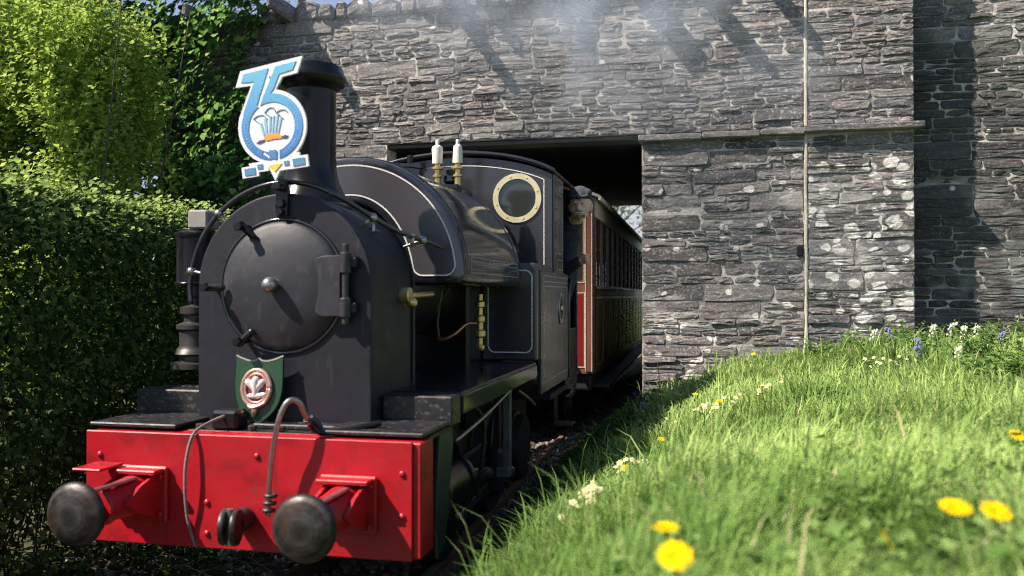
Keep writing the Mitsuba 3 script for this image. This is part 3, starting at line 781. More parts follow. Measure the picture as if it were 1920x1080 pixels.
# cab
CF, CR = 6.05, 7.36
def roof_z(u): return 2.487 - .125 * (u / .745) ** 2 - .03 * (u / .745) ** 6
us = np.linspace(-.72, .72, 49)
spect = Polygon([(-.72, 1.2), (.72, 1.2)] + [(u, roof_z(u) - .02) for u in us[::-1]])
holes = unary_union([circle(.464, 2.16, .137), circle(-.464, 2.16, .137)])
cf = lp('cab_front', front(spect.difference(holes), CF + .012, .012), 'mat_cab_panel', False)
part(cf, 'lining', front(line_of(spect.intersection(sbox(-1, 1.56, 1, 3)).buffer(-.05).buffer(.05), .055, .0065), CF, .003), 'mat_line', False)
for s in (-1, 1):
    ph = lp('porthole', front(circle(s * .464, 2.16, .1790, 64).difference(circle(s * .464, 2.16, .139, 64)), CF + .004, .014), 'mat_pale_brass', 25)
    part(ph, 'pane', front(circle(s * .464, 2.16, .140, 48), CF + .010, .004), 'mat_dark_glass', False)
    for a in np.arange(8) * math.pi / 4 + .3:
        part(ph, 'screw', ball(W(s * .464 + .158 * math.cos(a), CF - .010, 2.16 + .158 * math.sin(a)), .0075, (1, .7, 1), 1), 'mat_brass', True)
rv, rf = [], []
ny = 2
ru = np.linspace(-.745, .745, 41)
for dz in (0, .022):
    for y in (CF - .035, CR + .10): rv += [W(u, y, roof_z(u) + dz) for u in ru]
n = 41; i = np.arange(n - 1)
def quadrow(a, b): return np.stack([a + i, a + i + 1, b + i + 1, b + i], -1)
rf = np.vstack([quadrow(n, 0), quadrow(2 * n, 3 * n), quadrow(0, 2 * n), quadrow(3 * n, n)] + [np.array([[0, 2 * n, 3 * n, n], [n - 1, 2 * n - 1, 4 * n - 1, 3 * n - 1]])])
lp('cab_roof', (np.array(rv), rf), 'mat_black', 20)
lp('roof_rim', tube([W(u, CF - .03, roof_z(u) + .012) for u in ru], .017, 8, smooth=False), 'mat_black_gloss', True)
for u in np.linspace(-.68, .68, 14): lp('roof_rivet', ball(W(u, CF - .01, roof_z(u) + .024), .010, sub=1), 'mat_black_gloss', True)
low = 1.62
for s in (-1, 1):
    # bunker beside the firebox and lower cab side
    uo = s * .725
    bk = lp('side_bunker', cbox(CX + min(s * .36, uo), CX + max(s * .36, uo), 5.42, CF + .02, 1.028, low + .045, .012), 'mat_cab_panel')
    sx0, sx1 = min(s * .40, s * .70), max(s * .40, s * .70)
    pb = sbox(sx0, 1.08, sx1, 1.62).buffer(-.05).buffer(.05)
    part(bk, 'lining', front(line_of(pb, .0, .008), 5.42, .003), 'mat_line', False)
    sd = lp('cab_side', join(cbox(CX + uo - .012, CX + uo + .012, CF - .52, CR - .66, .80, low, .004), cbox(CX + uo - .012, CX + uo + .012, CF + .022, CF + .42, low - .01, roof_z(.725) - .012, .004)), 'mat_cab_panel')
    if s > 0:
        a = sbox(CF - .46, .87, CR - .72, low - .10)
        h_ = .0025
        part(sd, 'lining', sidep(line_of(a, 0, .006), .737, h_), 'mat_line_dim', False)
        part(sd, 'lining', sidep(line_of(sbox(CF - .46, low - .075, CR - .72, low - .03), 0, .006), .737, h_), 'mat_line_dim', False)
        for z0, z1 in ((low + .02, low + .10), (low + .14, 2.20), (2.23, 2.31)):
            part(sd, 'lining', sidep(line_of(sbox(CF + .13, z0, CF + .37, z1), 0, .006), .737, h_), 'mat_line_dim', False)
        for z in np.linspace(low + .06, 2.28, 7): part(sd, 'rivet', ball(W(.738, CF + .06, z), .008, (.7, 1, 1), 1), 'mat_black_gloss', True)
        op = lp('number_plate', sidep(affinity.translate(affinity.scale(circle(0, 0, .5), .19, .24), 6.33, 1.36), .737, .008, .003), 'mat_steel', 30)
        part(op, 'field', sidep(affinity.translate(affinity.scale(circle(0, 0, .5), .13, .17), 6.33, 1.36), .745, .002), 'mat_dark', False)
        part(op, 'bar', sidep(affinity.translate(sbox(-.045, -.014, .045, .014), 6.33, 1.36), .747, .004), 'mat_crest_white', False)
    lp('cab_handrail', tube([W(s * .735, CR - .60, .80), W(s * .735, CR - .60, 1.40), W(s * .735, CR - .57, 1.52), W(s * .735, CR - .50, 1.57), W(s * .70, CR - .42, 1.58)], .012, 10), 'mat_black_gloss', True)
    lp('rear_pillar', cbox(CX + s * .70 - .018, CX + s * .70 + .018, CR - .03, CR + .03, .80, roof_z(.70) - .012, .005), 'mat_black')
lp('cab_rear', front(Polygon([(-.68, .8), (.68, .8)] + [(u, roof_z(u) - .015) for u in np.linspace(.68, -.68, 31)]).difference(unary_union([circle(.4, 2.15, .12), circle(-.4, 2.15, .12)])), CR + .02, .012), 'mat_black', False)
lp('coal_bunker', cbox(CX - .60, CX + .60, CR + .025, 7.98, .70, 1.62, .015), 'mat_black')
lp('cab_floor', cbox(CX - .71, CX + .71, CF, CR, .70, .74, .004), 'mat_dark')
lp('cab_door', cbox(CX + .700, CX + .716, CR - .655, CR - .035, .745, 1.18, .004), 'mat_black')
lp('cab_step', join(cbox(CX + .60, CX + .76, 6.75, 7.0, .40, .42, .004), cbox(CX + .60, CX + .615, 6.80, 6.95, .42, .70, .003)), 'mat_dark')

# pump on the far side
pu, py = -.655, 3.74
pump = lp('air_pump', join(lathe([(0, 0), (.088, 0), (.092, .012), (.085, .022), (.085, .225), (.092, .235), (.092, .255), (.06, .272), (0, .275)], W(pu, py, 1.50), (0, 0, 1), 28)), 'mat_black', 40)
part(pump, 'valve_chest', cbox(CX - .665, CX - .56, 3.69, 3.80, 1.775, 1.865, .008), 'mat_roof_grey')
part(pump, 'stem', lathe([(.025, -.22), (.025, -.06), (.04, -.05), (.04, 0)], W(pu, py, 1.50), (0, 0, 1), 18), 'mat_dark_steel', 40)
part(pump, 'air_cylinder', lathe([(0, -.43), (.11, -.43), (.11, -.405), (.07, -.395), (.07, -.37), (.095, -.36), (.085, -.34), (.07, -.32), (.072, -.25), (.085, -.24), (.085, -.22), (.05, -.205), (.05, -.175), (.068, -.165), (.068, -.135), (.03, -.125)], W(pu, py, 1.53), (0, 0, 1), 28), 'mat_dark_steel', 40)

# vacuum standpipe with hose, its stand block, and the hanging cable
lp('vacuum_pipe', tube([W(.125, 3.02, .60), W(.135, 3.01, .72), W(.155, 3.0, .86), W(.185, 2.99, .98), W(.215, 3.0, 1.045), W(.243, 3.03, 1.045), W(.255, 3.07, .99), W(.258, 3.10, .95)], [.010, .010, .0105, .011, .0115, .0115, .0115, .0115], 14), 'mat_steel', True)
lp('vacuum_hose', tube([W(.258, 3.10, .955), W(.268, 3.12, .925), W(.30, 3.14, .912), W(.38, 3.17, .918), W(.50, 3.24, .94)], .0135, 12), 'mat_black', True)
lp('hose_clip', join(*[torus(W(.129 + .004 * i, 3.018, .625 + .028 * i), (0, .1, 1), .019, .008, 20, 8) for i in range(3)]), 'mat_dark_steel', True)
lp('pipe_elbow', join(tube([W(.25, 3.12, .97), W(.268, 3.15, .94), W(.28, 3.17, .90)], .015, 12), torus(W(.257, 3.09, .965), (.1, .4, -1), .015, .006, 20, 8)), 'mat_dark_steel', True)
lp('chain_block', cbox(CX - .235, CX - .115, 3.20, 3.30, .894, .975, .012), 'mat_black')
lp('deck_bolts_strip', cbox(CX - .12, CX + .3, 3.27, 3.36, .894, .915, .005), 'mat_plate_worn')
for u in (-.30, -.06, .07, .22): lp('deck_bolt', cyl(W(u, 3.23, .893), W(u, 3.23, .915), .018, n=6, c=.004), 'mat_dark_steel')
lp('cable', tube([W(-.17, 3.21, .955), W(-.20, 3.14, .935), W(-.222, 3.06, .90), W(-.238, 3.035, .80), W(-.243, 3.035, .68), W(-.240, 3.05, .56), W(-.22, 3.07, .452)], .0065, 8), 'mat_rope', True)

# under the footplate: cylinders, wheels, motion, brackets, pipework
for s in (-1, 1):
    lp('cylinder', join(cyl(W(s * .50, 3.72, .52), W(s * .50, 4.12, .52), .15, n=32, c=.01), cyl(W(s * .50, 3.70, .52), W(s * .50, 3.74, .52), .165, n=32, c=.006), cyl(W(s * .50, 4.10, .52), W(s * .50, 4.14, .52), .165, n=32, c=.006)), 'mat_black', 40)
    for y in (4.55, 5.65):
        wl = lp('wheel', join(lathe([(.30, -.03), (.355, -.03), (.362, .03), (.40, .034), (.40, .055), (.30, .055), (.30, -.03)], W(s * .358, y, .36), (-s, 0, 0), 48)), 'mat_dark_steel', 30)
        part(wl, 'hub', cyl(W(s * .33, y, .36), W(s * .43, y, .36), .07, n=20, c=.006), 'mat_black')
        part(wl, 'spokes', join(*[hull(ball(W(s * .36, y + .06 * math.cos(a), .36 + .06 * math.sin(a)), .022, (.8, 1, 1), 1).vertices, ball(W(s * .36, y + .31 * math.cos(a), .36 + .31 * math.sin(a)), .016, (.8, 1, 1), 1).vertices) for a in np.arange(10) * math.pi / 5]), 'mat_black')
    lp('trailing_wheel', lathe([(0, -.03), (.20, -.03), (.25, -.03), (.255, .03), (.285, .034), (.285, .055), (0, .055)], W(s * .358, 6.7, .245), (-s, 0, 0), 40), 'mat_dark_steel', 30)
    lp('coupling_rod', join(cbox(CX + s * .46 - .014, CX + s * .46 + .014, 4.50, 5.70, .225, .285, .008), cyl(W(s * .44, 4.55, .255), W(s * .49, 4.55, .255), .05, n=18, c=.004), cyl(W(s * .44, 5.65, .255), W(s * .49, 5.65, .255), .05, n=18, c=.004)), 'mat_steel')
    lp('connecting_rod', hull(ball(W(s * .52, 4.30, .52), .03, (.5, 1, 1), 1).vertices, ball(W(s * .52, 5.62, .265), .04, (.5, 1, 1), 1).vertices), 'mat_steel')
    lp('slide_bars', join(cbox(CX + s * .52 - .02, CX + s * .52 + .02, 4.13, 4.85, .585, .61, .004), cbox(CX + s * .52 - .02, CX + s * .52 + .02, 4.13, 4.85, .43, .455, .004), cbox(CX + s * .52 - .03, CX + s * .52 + .03, 4.25, 4.40, .457, .583, .006)), 'mat_dark_steel')
    lp('motion_bracket', join(cbox(CX + s * .66 - .024, CX + s * .66 + .024, 4.82, 4.86, .42, .93, .006), cbox(CX + s * .63 - .03, CX + s * .63 + .05, 4.80, 4.88, .40, .46, .008)), 'mat_worn_grey')
lp('drain_pipe', tube([W(.68, 3.7, .80), W(.70, 4.1, .845), W(.70, 4.6, .90), W(.69, 4.95, .935)], .011, 8), 'mat_steel', True)
lp('sanding_pipe', tube([W(.60, 4.18, .90), W(.64, 4.25, .86), W(.655, 4.32, .76), W(.64, 4.34, .60), W(.60, 4.36, .40)], .013, 8), 'mat_dark_steel', True)
lp('copper_pipe', tube([W(.70, 5.0, .88), W(.70, 5.3, .80), W(.69, 5.55, .73)], .009, 8), 'mat_copper', True)
lp('brake_hanger', join(cbox(CX + .52, CX + .56, 5.08, 5.13, .30, .92, .006), cbox(CX + .50, CX + .58, 5.02, 5.12, .25, .52, .02)), 'mat_dark')
ij = lp('injector', lathe([(.02, 0), (.028, .012), (.028, .03), (.018, .036), (.018, .075), (.034, .085), (.034, .115), (.02, .125), (.02, .165), (.03, .172), (.03, .20), (.018, .21), (.018, .25), (.028, .256), (.028, .285), (.018, .295), (.018, .33), (0, .335)], W(.495, 4.85, 1.13), (0, 0, 1), 20), 'mat_brass', 40)
part(ij, 'feed_pipe', tube([W(.48, 4.85, 1.29), W(.42, 4.83, 1.285), W(.36, 4.80, 1.23), W(.30, 4.79, 1.20), W(.25, 4.80, 1.20)], .011, 10), 'mat_copper', True)
part(ij, 'outlet_pipe', tube([W(.26, 4.80, 1.19), W(.25, 4.80, 1.30), W(.27, 4.80, 1.42), W(.32, 4.80, 1.50)], .010, 8), 'mat_dark_steel', True)
lp('clack_flange', join(cyl(W(.40, 3.75, 1.452), W(.45, 3.75, 1.452), .04, n=20, c=.005), tube([W(.45, 3.75, 1.452), W(.47, 3.85, 1.455), W(.47, 4.0, 1.46)], .014, 10), ball(W(.455, 3.75, 1.42), .026)), 'mat_brass', 40)

# ------------------------------------------------------------------ headboard in the shape of 75
HB = thing('headboard', 'blue and white headboard cut as the number 75, hung before the chimney', 'headboard')
S_ = 1 / 442 / 4
def sg(pts): return Polygon([((x - 440) * S_, (1010 - y) * S_) for x, y in pts])
def sc(x, y, r): return circle((x - 440) * S_, (1010 - y) * S_, r * S_, 72)
def rot_rect(x0, y0, x1, y1, a): return affinity.rotate(sg([(x0, y0), (x1, y0), (x1, y1), (x0, y1)]), a)
wing_l, wing_r = rot_rect(168, 897, 303, 980, 7), rot_rect(557, 832, 703, 920, 7)
white = unary_union([sc(412, 607, 277), sg([(150, 180), (655, 92), (612, 216), (492, 240), (446, 318), (420, 420), (230, 520), (140, 540), (240, 292), (112, 302)]),
                     sg([(340, 850), (545, 850), (488, 915), (440, 1012), (385, 905)]), wing_l, wing_r, rot_rect(228, 868, 385, 942, 6), rot_rect(470, 856, 590, 930, 7), rot_rect(575, 806, 635, 850, 7)])
OH = W(.010, 3.30, 1.935)
def hb(poly, o, h=.003, bevel=0.0): return plate(poly, h, OH + np.array([0, -o, 0]), EX, EZ, bevel)
part(HB, 'board', hb(white, 0, .012), 'mat_sign_white', 25)
annulus = sc(412, 607, 248).difference(sc(410, 610, 187))
gapline = LineString([((412 - 440) * S_, (1010 - 120) * S_), ((300 - 440) * S_, (1010 - 455) * S_)]).buffer(14 * S_, cap_style=2)
blue = unary_union([annulus, sg([(178, 206), (392, 167), (392, 240), (275, 268), (158, 268)]), sg([(268, 262), (394, 167), (250, 520), (200, 560), (178, 505)]), sg([(438, 160), (606, 129), (577, 192), (470, 217), (425, 325), (350, 420), (330, 410)])])
blue = blue.difference(sc(410, 610, 187)).difference(gapline).difference(sg([(150, 300), (240, 290), (262, 268), (262, 262), (150, 280)]))
blue = blue.difference(LineString([((345 - 440) * S_, (1010 - 800) * S_), ((490 - 440) * S_, (1010 - 900) * S_)]).buffer(9 * S_)).difference(LineString([((466 - 440) * S_, (1010 - 770) * S_), ((466 - 440) * S_, (1010 - 870) * S_)]).buffer(10 * S_))
part(HB, 'figures', hb(blue, .012), 'mat_sign_blue', False)
# faded words round the ring: too worn to read, so short pale strokes of lettering size
lt = []
for a in list(np.arange(148, 250, 6.2)) + list(np.arange(-62, 52, 5.6)):
    if abs((a * 7) % 41) < 5: continue
    t = math.radians(a); x, y = 412 + 217 * math.cos(t), 607 - 217 * math.sin(t)
    g = rot_rect(x - 5, y - 9, x + 5, y + 9, a - 90 if a < 90 else a + 90)
    lt.append(g.difference(affinity.scale(g, .35, .55)))
part(HB, 'lettering', hb(unary_union(lt), .015, .0012), 'mat_sign_pale', False, kind='stuff')
part(HB, 'blue_block', hb(unary_union([rot_rect(392, 782, 448, 848, 3)]), .012), 'mat_sign_steel', False)
part(HB, 'yellow_point', hb(sg([(384, 896), (496, 884), (438, 946)]), .012), 'mat_sign_yellow', False)
for a in (wing_l, wing_r): part(HB, 'end_block', hb(affinity.scale(a, .66, .62), .012), 'mat_sign_steel', False)
part(HB, 'end_block', hb(rot_rect(296, 885, 340, 920, 6), .012), 'mat_sign_steel', False)
part(HB, 'end_block', hb(rot_rect(512, 866, 552, 900, 7), .012), 'mat_sign_steel', False)
fe = []
for i, (x0, x1, y0, xb0, xb1) in enumerate(((305, 335, 580, 340, 360), (340, 372, 545, 362, 382), (384, 412, 535, 388, 402), (416, 440, 530, 408, 424), (446, 470, 530, 430, 446), (474, 500, 545, 450, 468))):
    fe.append(sg([(x0 + 4, y0), (x1 - 6, y0 - 6), (xb1 - 3, 668), (xb0 + 2, 672)]))
part(HB, 'plumes', hb(unary_union(fe), .012), 'mat_sign_sky', False)
cur = []
for pts in ([(262, 545), (300, 522), (345, 522), (372, 548)], [(262, 545), (318, 585)], [(355, 500), (385, 470), (425, 470), (440, 495)], [(355, 505), (412, 540)], [(445, 505), (480, 488), (520, 488), (538, 510)], [(452, 515), (505, 552)], [(440, 500), (470, 520)]):
    q_ = spline([(x, y, 0) for x, y in pts], 5)[:, :2]
    cur.append(LineString([((x - 440) * S_, (1010 - y) * S_) for x, y in q_]).buffer(3.0 * S_))
part(HB, 'plume_tips', hb(unary_union(cur), .012), 'mat_sign_steel', False)
part(HB, 'coronet', hb(sg([(345, 692), (370, 668), (420, 660), (470, 664), (498, 680), (490, 698), (430, 700), (365, 712)]), .0125), 'mat_sign_orange', False)
part(HB, 'scroll', hb(unary_union([sg([(285, 725), (320, 706), (355, 702), (350, 716), (310, 730)]), sg([(495, 685), (520, 672), (545, 680), (530, 696), (500, 698)])]), .0125), 'mat_sign_navy', False)

# ------------------------------------------------------------------ crest shield leaning on the smokebox
SH = thing('crest_shield', 'dark green shield with a bronze plume crest, standing on the deck before the smokebox', 'shield')
S2 = 1 / 442 / 7.2
def s2(x, y): return ((x - 405) * S2, (1060 - y) * S2)
topc = [s2(*p[:2]) for p in spline([(75, 98, 0), (180, 140, 0), (290, 165, 0), (360, 158, 0), (405, 132, 0), (450, 158, 0), (530, 165, 0), (640, 140, 0), (755, 95, 0)], 5)]
sidec = [s2(*p[:2]) for p in spline([(762, 250, 0), (765, 560, 0), (710, 760, 0), (600, 900, 0), (500, 980, 0), (405, 1062, 0)], 5)]
left = [s2(*p[:2]) for p in spline([(405, 1062, 0), (320, 980, 0), (220, 900, 0), (130, 760, 0), (80, 560, 0), (72, 250, 0)], 5)][1:]
shield = Polygon(topc + sidec + left).buffer(0)
OS, ESz = W(-.083, 3.305, .893), np.array([0, .12, .99]) / np.linalg.norm([0, .12, .99])
def sp(poly, o, h=.003, bevel=0.0): return plate(poly, h, OS + np.cross(EX, ESz) * o, EX, ESz, bevel)
part(SH, 'board', sp(shield, 0, .014, .002), 'mat_green', 25)
part(SH, 'edge', sp(LineString(topc).buffer(.0035), .0142, .002), 'mat_line_dim', False)
def s3(x, y, o): a, b = s2(x, y); return OS + EX * a + ESz * b + np.cross(EX, ESz) * o
def ell(rx, ry, cx=405, cy=535, n=40): return [s3(cx + rx * math.cos(t), cy + ry * math.sin(t), .022) for t in np.linspace(0, 2 * math.pi, n + 1)]
part(SH, 'enamel', sp(Polygon([s2(405 + 190 * math.cos(t), 535 + 215 * math.sin(t)) for t in np.linspace(0, 2 * math.pi, 40)]), .0142, .004), 'mat_enamel_red', False)
part(SH, 'garter', join(tube(ell(205, 245), .0095, 10, smooth=False), tube(ell(165, 195), .006, 8, smooth=False)), 'mat_bronze', True)
part(SH, 'garter_tail', join(tube([s3(300, 760, .022), s3(360, 800, .03), s3(450, 780, .03), s3(560, 720, .024)], .008, 8), tube([s3(390, 800, .022), s3(400, 850, .024), s3(385, 920, .02)], [.016, .013, .006], 8)), 'mat_bronze', True)
A3 = lambda x, y, o: tuple(s3(x, y, o))
part(SH, 'plume', blob([((A3(395, 640, .02)), .012, (A3(395, 430, .026)), .018), (A3(395, 560, .022), .012, A3(285, 455, .024), .015), (A3(395, 560, .022), .012, A3(490, 455, .024), .015),
                        (A3(395, 640, .02), .012, A3(300, 640, .02), .009), (A3(395, 640, .02), .012, A3(520, 620, .02), .011)], .006, 3), 'mat_crest_white', True)

# ------------------------------------------------------------------ the carriage behind
CA = thing('passenger_carriage', 'maroon and brown panelled railway carriage with cream window line, coupled behind the locomotive', 'carriage')
C0, C1, HW = 8.5, 19.5, .735
cw = lambda n_, mesh, m, sm=30, **k: part(CA, n_, mesh, m, sm, **k)
ZB, ZW, ZE = .675, 1.54, 2.36
def arc_roof(u): return 2.42 + .16 * (1 - (u / .80) ** 2)
for s in (-1, 1):
    x0, x1 = CX + s * HW - .018, CX + s * HW + .018
    cw('side_panel', cbox(x0, x1, C0, C1, ZB, ZW, .004), 'mat_maroon')
    cw('eaves_panel', cbox(x0, x1, C0, C1, ZE - .12, ZE + .08, .004), 'mat_cream')
    for z in (ZW + .005, 1.43):
        cw('waist_moulding', cbox(x0 - .012, x1 + .012, C0 - .01, C1, z - .010, z + .012, .003), 'mat_teak')
    cw('waist_line', cbox(CX + s * HW - .033, CX + s * HW + .033, C0 + .01, C1 - .02, ZW - .012, ZW - .006, .002), 'mat_cream')
    bays = np.linspace(C0, C1, 19)
    for i, y in enumerate(bays):
        w_ = .035
        cw('window_pillar', cbox(x0 + .003, x1 - .003, max(C0, y - w_), min(C1, y + w_), ZW + .018, ZE - .121, .004), 'mat_teak')
        if i < len(bays) - 1:
            ym = (y + bays[i + 1]) / 2
            cw('window_bar', cbox(x0 + .006, x1 - .006, ym - .012, ym + .012, ZW + .018, ZE - .121, .003), 'mat_dark')
            g0, g1 = y + w_, bays[i + 1] - w_
            cw('pane', (np.array([[CX + s * HW, g0, ZW + .018], [CX + s * HW, g1, ZW + .018], [CX + s * HW, g1, ZE - .121], [CX + s * HW, g0, ZE - .121]]), np.array([[0, 1, 2], [0, 2, 3]])), 'mat_glass', False)
            if s > 0:
                pl = line_of(sbox(g0 - .01, ZB + .08, g1 + .01, 1.40).buffer(-.03).buffer(.03), 0, .006)
                cw('panel_lining', sidep(pl, HW + .0185, .003), 'mat_gold', False)
endp = Polygon([(-HW, ZB), (HW, ZB)] + [(u, arc_roof(u) - .02) for u in np.linspace(HW, -HW, 21)])
wins = unary_union([sbox(a, 1.60, a + .36, 2.22).buffer(-.03).buffer(.03) for a in (-.62, -.18, .26)])
ew = cw('end_wall', front(endp.difference(wins), C0 - .001, .03), 'mat_teak', False)
part(ew, 'end_pane', front(wins.buffer(.012), C0 - .012, .004), 'mat_dark_glass', False)
part(ew, 'crimson_panel', front(unary_union([sbox(a, .76, a + .38, 1.46) for a in (-.62, -.19, .24)]), C0 - .031, .004), 'mat_crimson', False)
part(ew, 'lining', front(unary_union([line_of(sbox(a - .025, .735, a + .405, 1.485), 0, .008) for a in (-.62, -.19, .24)] + [line_of(sbox(a - .02, 1.58, a + .38, 2.24), 0, .008) for a in (-.62, -.18, .26)]), C0 - .031, .0065), 'mat_cream', False)
part(ew, 'corner_post', cbox(CX + HW - .075, CX + HW - .015, C0 - .055, C0 - .032, ZB + .02, 2.40, .004), 'mat_teak')
for u in (HW - .082, HW - .020): part(ew, 'post_line', cbox(CX + u - .004, CX + u + .004, C0 - .060, C0 - .032, ZB + .02, 2.39, .002), 'mat_cream')
cw('far_end_wall', front(endp.difference(wins), C1 + .03, .028), 'mat_teak', False)
n = 25; ru = np.linspace(-.80, .80, n); rv = []
for dz in (0, .03):
    for y in (C0 - .10, C1 + .1): rv += [W(u, y, arc_roof(u) + dz) for u in ru]
i = np.arange(n - 1)
rf = np.vstack([quadrow(n, 0), quadrow(2 * n, 3 * n), quadrow(0, 2 * n), quadrow(3 * n, n)] + [np.array([[0, 2 * n, 3 * n, n], [n - 1, 2 * n - 1, 4 * n - 1, 3 * n - 1]])])
cw('roof', (np.array(rv), rf), 'mat_roof_grey', 20)
cw('gutter', cbox(CX + .785, CX + .812, C0 - .10, C1 + .1, 2.395, 2.435, .004), 'mat_cream')
cw('underframe', cbox(CX - .69, CX + .69, C0 + .02, C1 - .02, .50, ZB - .004, .01), 'mat_dark')
cw('footboard', cbox(CX + .69, CX + .86, C0 + .1, C1 - .15, .525, .555, .006), 'mat_dark')
cw('footboard', cbox(CX - .86, CX - .69, C0 + .1, C1 - .15, .525, .555, .006), 'mat_dark')
for k, y in enumerate((C0 + .35, C0 + .85, C0 + 2, C0 + 3.2)): cw('bench', cbox(CX - .69, CX + .69, y + .5, y + .85, ZB + .01, 1.25, .02), 'mat_dark')
for s in (-1, 1):
    for y in (9.6, 10.8, 17.2, 18.4): cw('wheel', lathe([(0, -.03), (.24, -.03), (.25, .03), (.29, .034), (.29, .055), (0, .055)], W(s * .358, y, .25), (-s, 0, 0), 36), 'mat_dark_steel', 30)
    for y in (9.6, 10.8, 17.2, 18.4): cw('axle_guard', cbox(CX + s * .46 - .015, CX + s * .46 + .015, y - .14, y + .14, .18, .50, .01), 'mat_dark')
cw('buffer', join(cyl(W(0, C0, .64), W(0, C0 - .40, .64), .05, n=20, c=.005), cyl(W(0, C0 - .40, .64), W(0, C0 - .43, .64), .13, n=28, c=.008)), 'mat_dark_steel')
cw('brake_hose', tube([W(.55, C0 - .04, .74), W(.56, C0 - .12, .66), W(.54, C0 - .2, .50), W(.5, C0 - .3, .46)], .022, 10), 'mat_dark', True)

# ------------------------------------------------------------------ the driver
PE = thing('person', 'man in dark jacket and flat cap leaning out of the cab, hand on the handrail', 'person')
hd = np.array([-.945, 6.97, 2.185])
def h_(x, y, z): return tuple(hd + np.array([x, y, z]))
neck, chest, hip = (-1.03, 7.09, 2.05), (-1.17, 7.17, 1.83), (-1.23, 7.22, 1.36)
shL, shR = (-1.045, 7.13, 1.945), (-1.34, 7.14, 1.93)          # screen right and left
elL, wrL = (-1.075, 7.02, 1.665), (-.945, 6.90, 1.735)
elR, wrR = (-1.37, 7.02, 1.66), (-1.25, 6.88, 1.60)
body = [(h_(0, .01, .03), .088, h_(0, .03, .02), .090), (h_(0, -.02, -.04), .070, h_(.0, -.035, -.085), .040), (h_(-.035, -.03, -.03), .045, h_(.035, -.03, -.03), .045), (h_(0, -.09, .01), .012, h_(0, -.105, -.028), .017),
        (h_(-.03, -.077, .028), .014, h_(.03, -.077, .028), .014), (h_(-.02, -.088, -.058), .009, h_(.02, -.088, -.058), .009), (h_(-.088, .02, .01), .016, h_(-.084, .025, -.03), .012), (h_(.088, .02, .01), .016, h_(.084, .025, -.03), .012),
        (h_(0, .02, -.05), .052, neck, .056), (neck, .058, chest, .10), (chest, .13, (-1.16, 7.2, 1.6), .12), ((-1.16, 7.2, 1.6), .12, hip, .13), (shL, .06, shR, .06),
        (shL, .052, elL, .040), (elL, .038, wrL, .027), (shR, .052, elR, .040), (elR, .038, wrR, .027),
        ((-1.18, 7.2, 1.30), .09, (-1.17, 7.12, 1.05), .065), ((-1.17, 7.12, 1.05), .062, (-1.18, 7.22, .80), .045), ((-1.29, 7.23, 1.30), .09, (-1.32, 7.15, 1.05), .065), ((-1.32, 7.15, 1.05), .062, (-1.32, 7.25, .80), .045),
        ((-1.18, 7.24, .785), .042, (-1.17, 7.08, .775), .034), ((-1.32, 7.26, .785), .042, (-1.31, 7.10, .775), .034)]
# hands: palm, four fingers curled round the rail, thumb from the side of the palm
def hand(wr, axis, side):
    wr, axis, side = np.array(wr), np.array(axis, float), np.array(side, float)
    dn = np.cross(axis, side)
    out = [(tuple(wr), .026, tuple(wr + axis * .05), .026), (tuple(wr + axis * .02 + side * .018), .018, tuple(wr + axis * .07 + side * .026), .015), (tuple(wr + axis * .02 - side * .018), .018, tuple(wr + axis * .065 - side * .026), .014)]
    for k, (o_, l) in enumerate(((.030, .040), (.010, .045), (-.010, .042), (-.029, .033))):
        a_ = wr + axis * .075 + side * o_; b_ = a_ + axis * l * .7 + dn * l * .35; c_ = b_ + dn * l * .75 - axis * l * .15; d_ = c_ - axis * l * .6
        out += [(tuple(a_), .0095, tuple(b_), .009), (tuple(b_), .009, tuple(c_), .0085), (tuple(c_), .0085, tuple(d_), .0075)]
    t0 = wr + axis * .02 + side * .024; t1 = t0 + side * .03 + axis * .025 + dn * .02; t2 = t1 + axis * .03 + dn * .015 - side * .008
    return out + [(tuple(t0), .014, tuple(t1), .011), (tuple(t1), .011, tuple(t2), .009)]
body += hand(wrL, np.array([.85, -.45, .25]) / np.linalg.norm([.85, -.45, .25]), np.array([-.22, -.12, .97])) + hand(wrR, np.array([.3, -.9, -.2]) / np.linalg.norm([.3, -.9, -.2]), np.array([.9, .3, 0]) / np.linalg.norm([.9, .3, 0]))
part(PE, 'body', blob(body, .011, 8), 'mat_skin', True)
jk = [(chest, .15, (-1.16, 7.2, 1.58), .145), ((-1.16, 7.2, 1.58), .145, hip, .15), (shL, .078, shR, .078), (shL, .085, chest, .14), (shR, .085, chest, .14), (shL, .074, elL, .062), (elL, .060, (-.955, 6.91, 1.728), .042), (shR, .074, elR, .062), (elR, .060, (-1.265, 6.905, 1.605), .042), (neck, .074, chest, .12)]
part(PE, 'jacket', blob(jk, .02, 8), 'mat_jacket', True)
part(PE, 'trousers', blob([((-1.18, 7.2, 1.33), .115, (-1.17, 7.12, 1.05), .085), ((-1.17, 7.12, 1.05), .083, (-1.18, 7.22, .84), .068), ((-1.29, 7.23, 1.33), .115, (-1.32, 7.15, 1.05), .085), ((-1.32, 7.15, 1.05), .083, (-1.32, 7.25, .84), .068)], .025, 6), 'mat_jacket', True)
part(PE, 'cap', blob([(h_(0, .01, .085), .088, h_(0, .04, .075), .094), (h_(-.06, -.02, .105), .040, h_(.06, -.02, .105), .040), (h_(-.05, -.10, .072), .012, h_(.05, -.10, .072), .012), (h_(-.06, -.05, .08), .018, h_(.06, -.05, .08), .018), (h_(0, -.125, .066), .010, h_(0, -.06, .08), .03)], .012, 4), 'mat_cap', True)
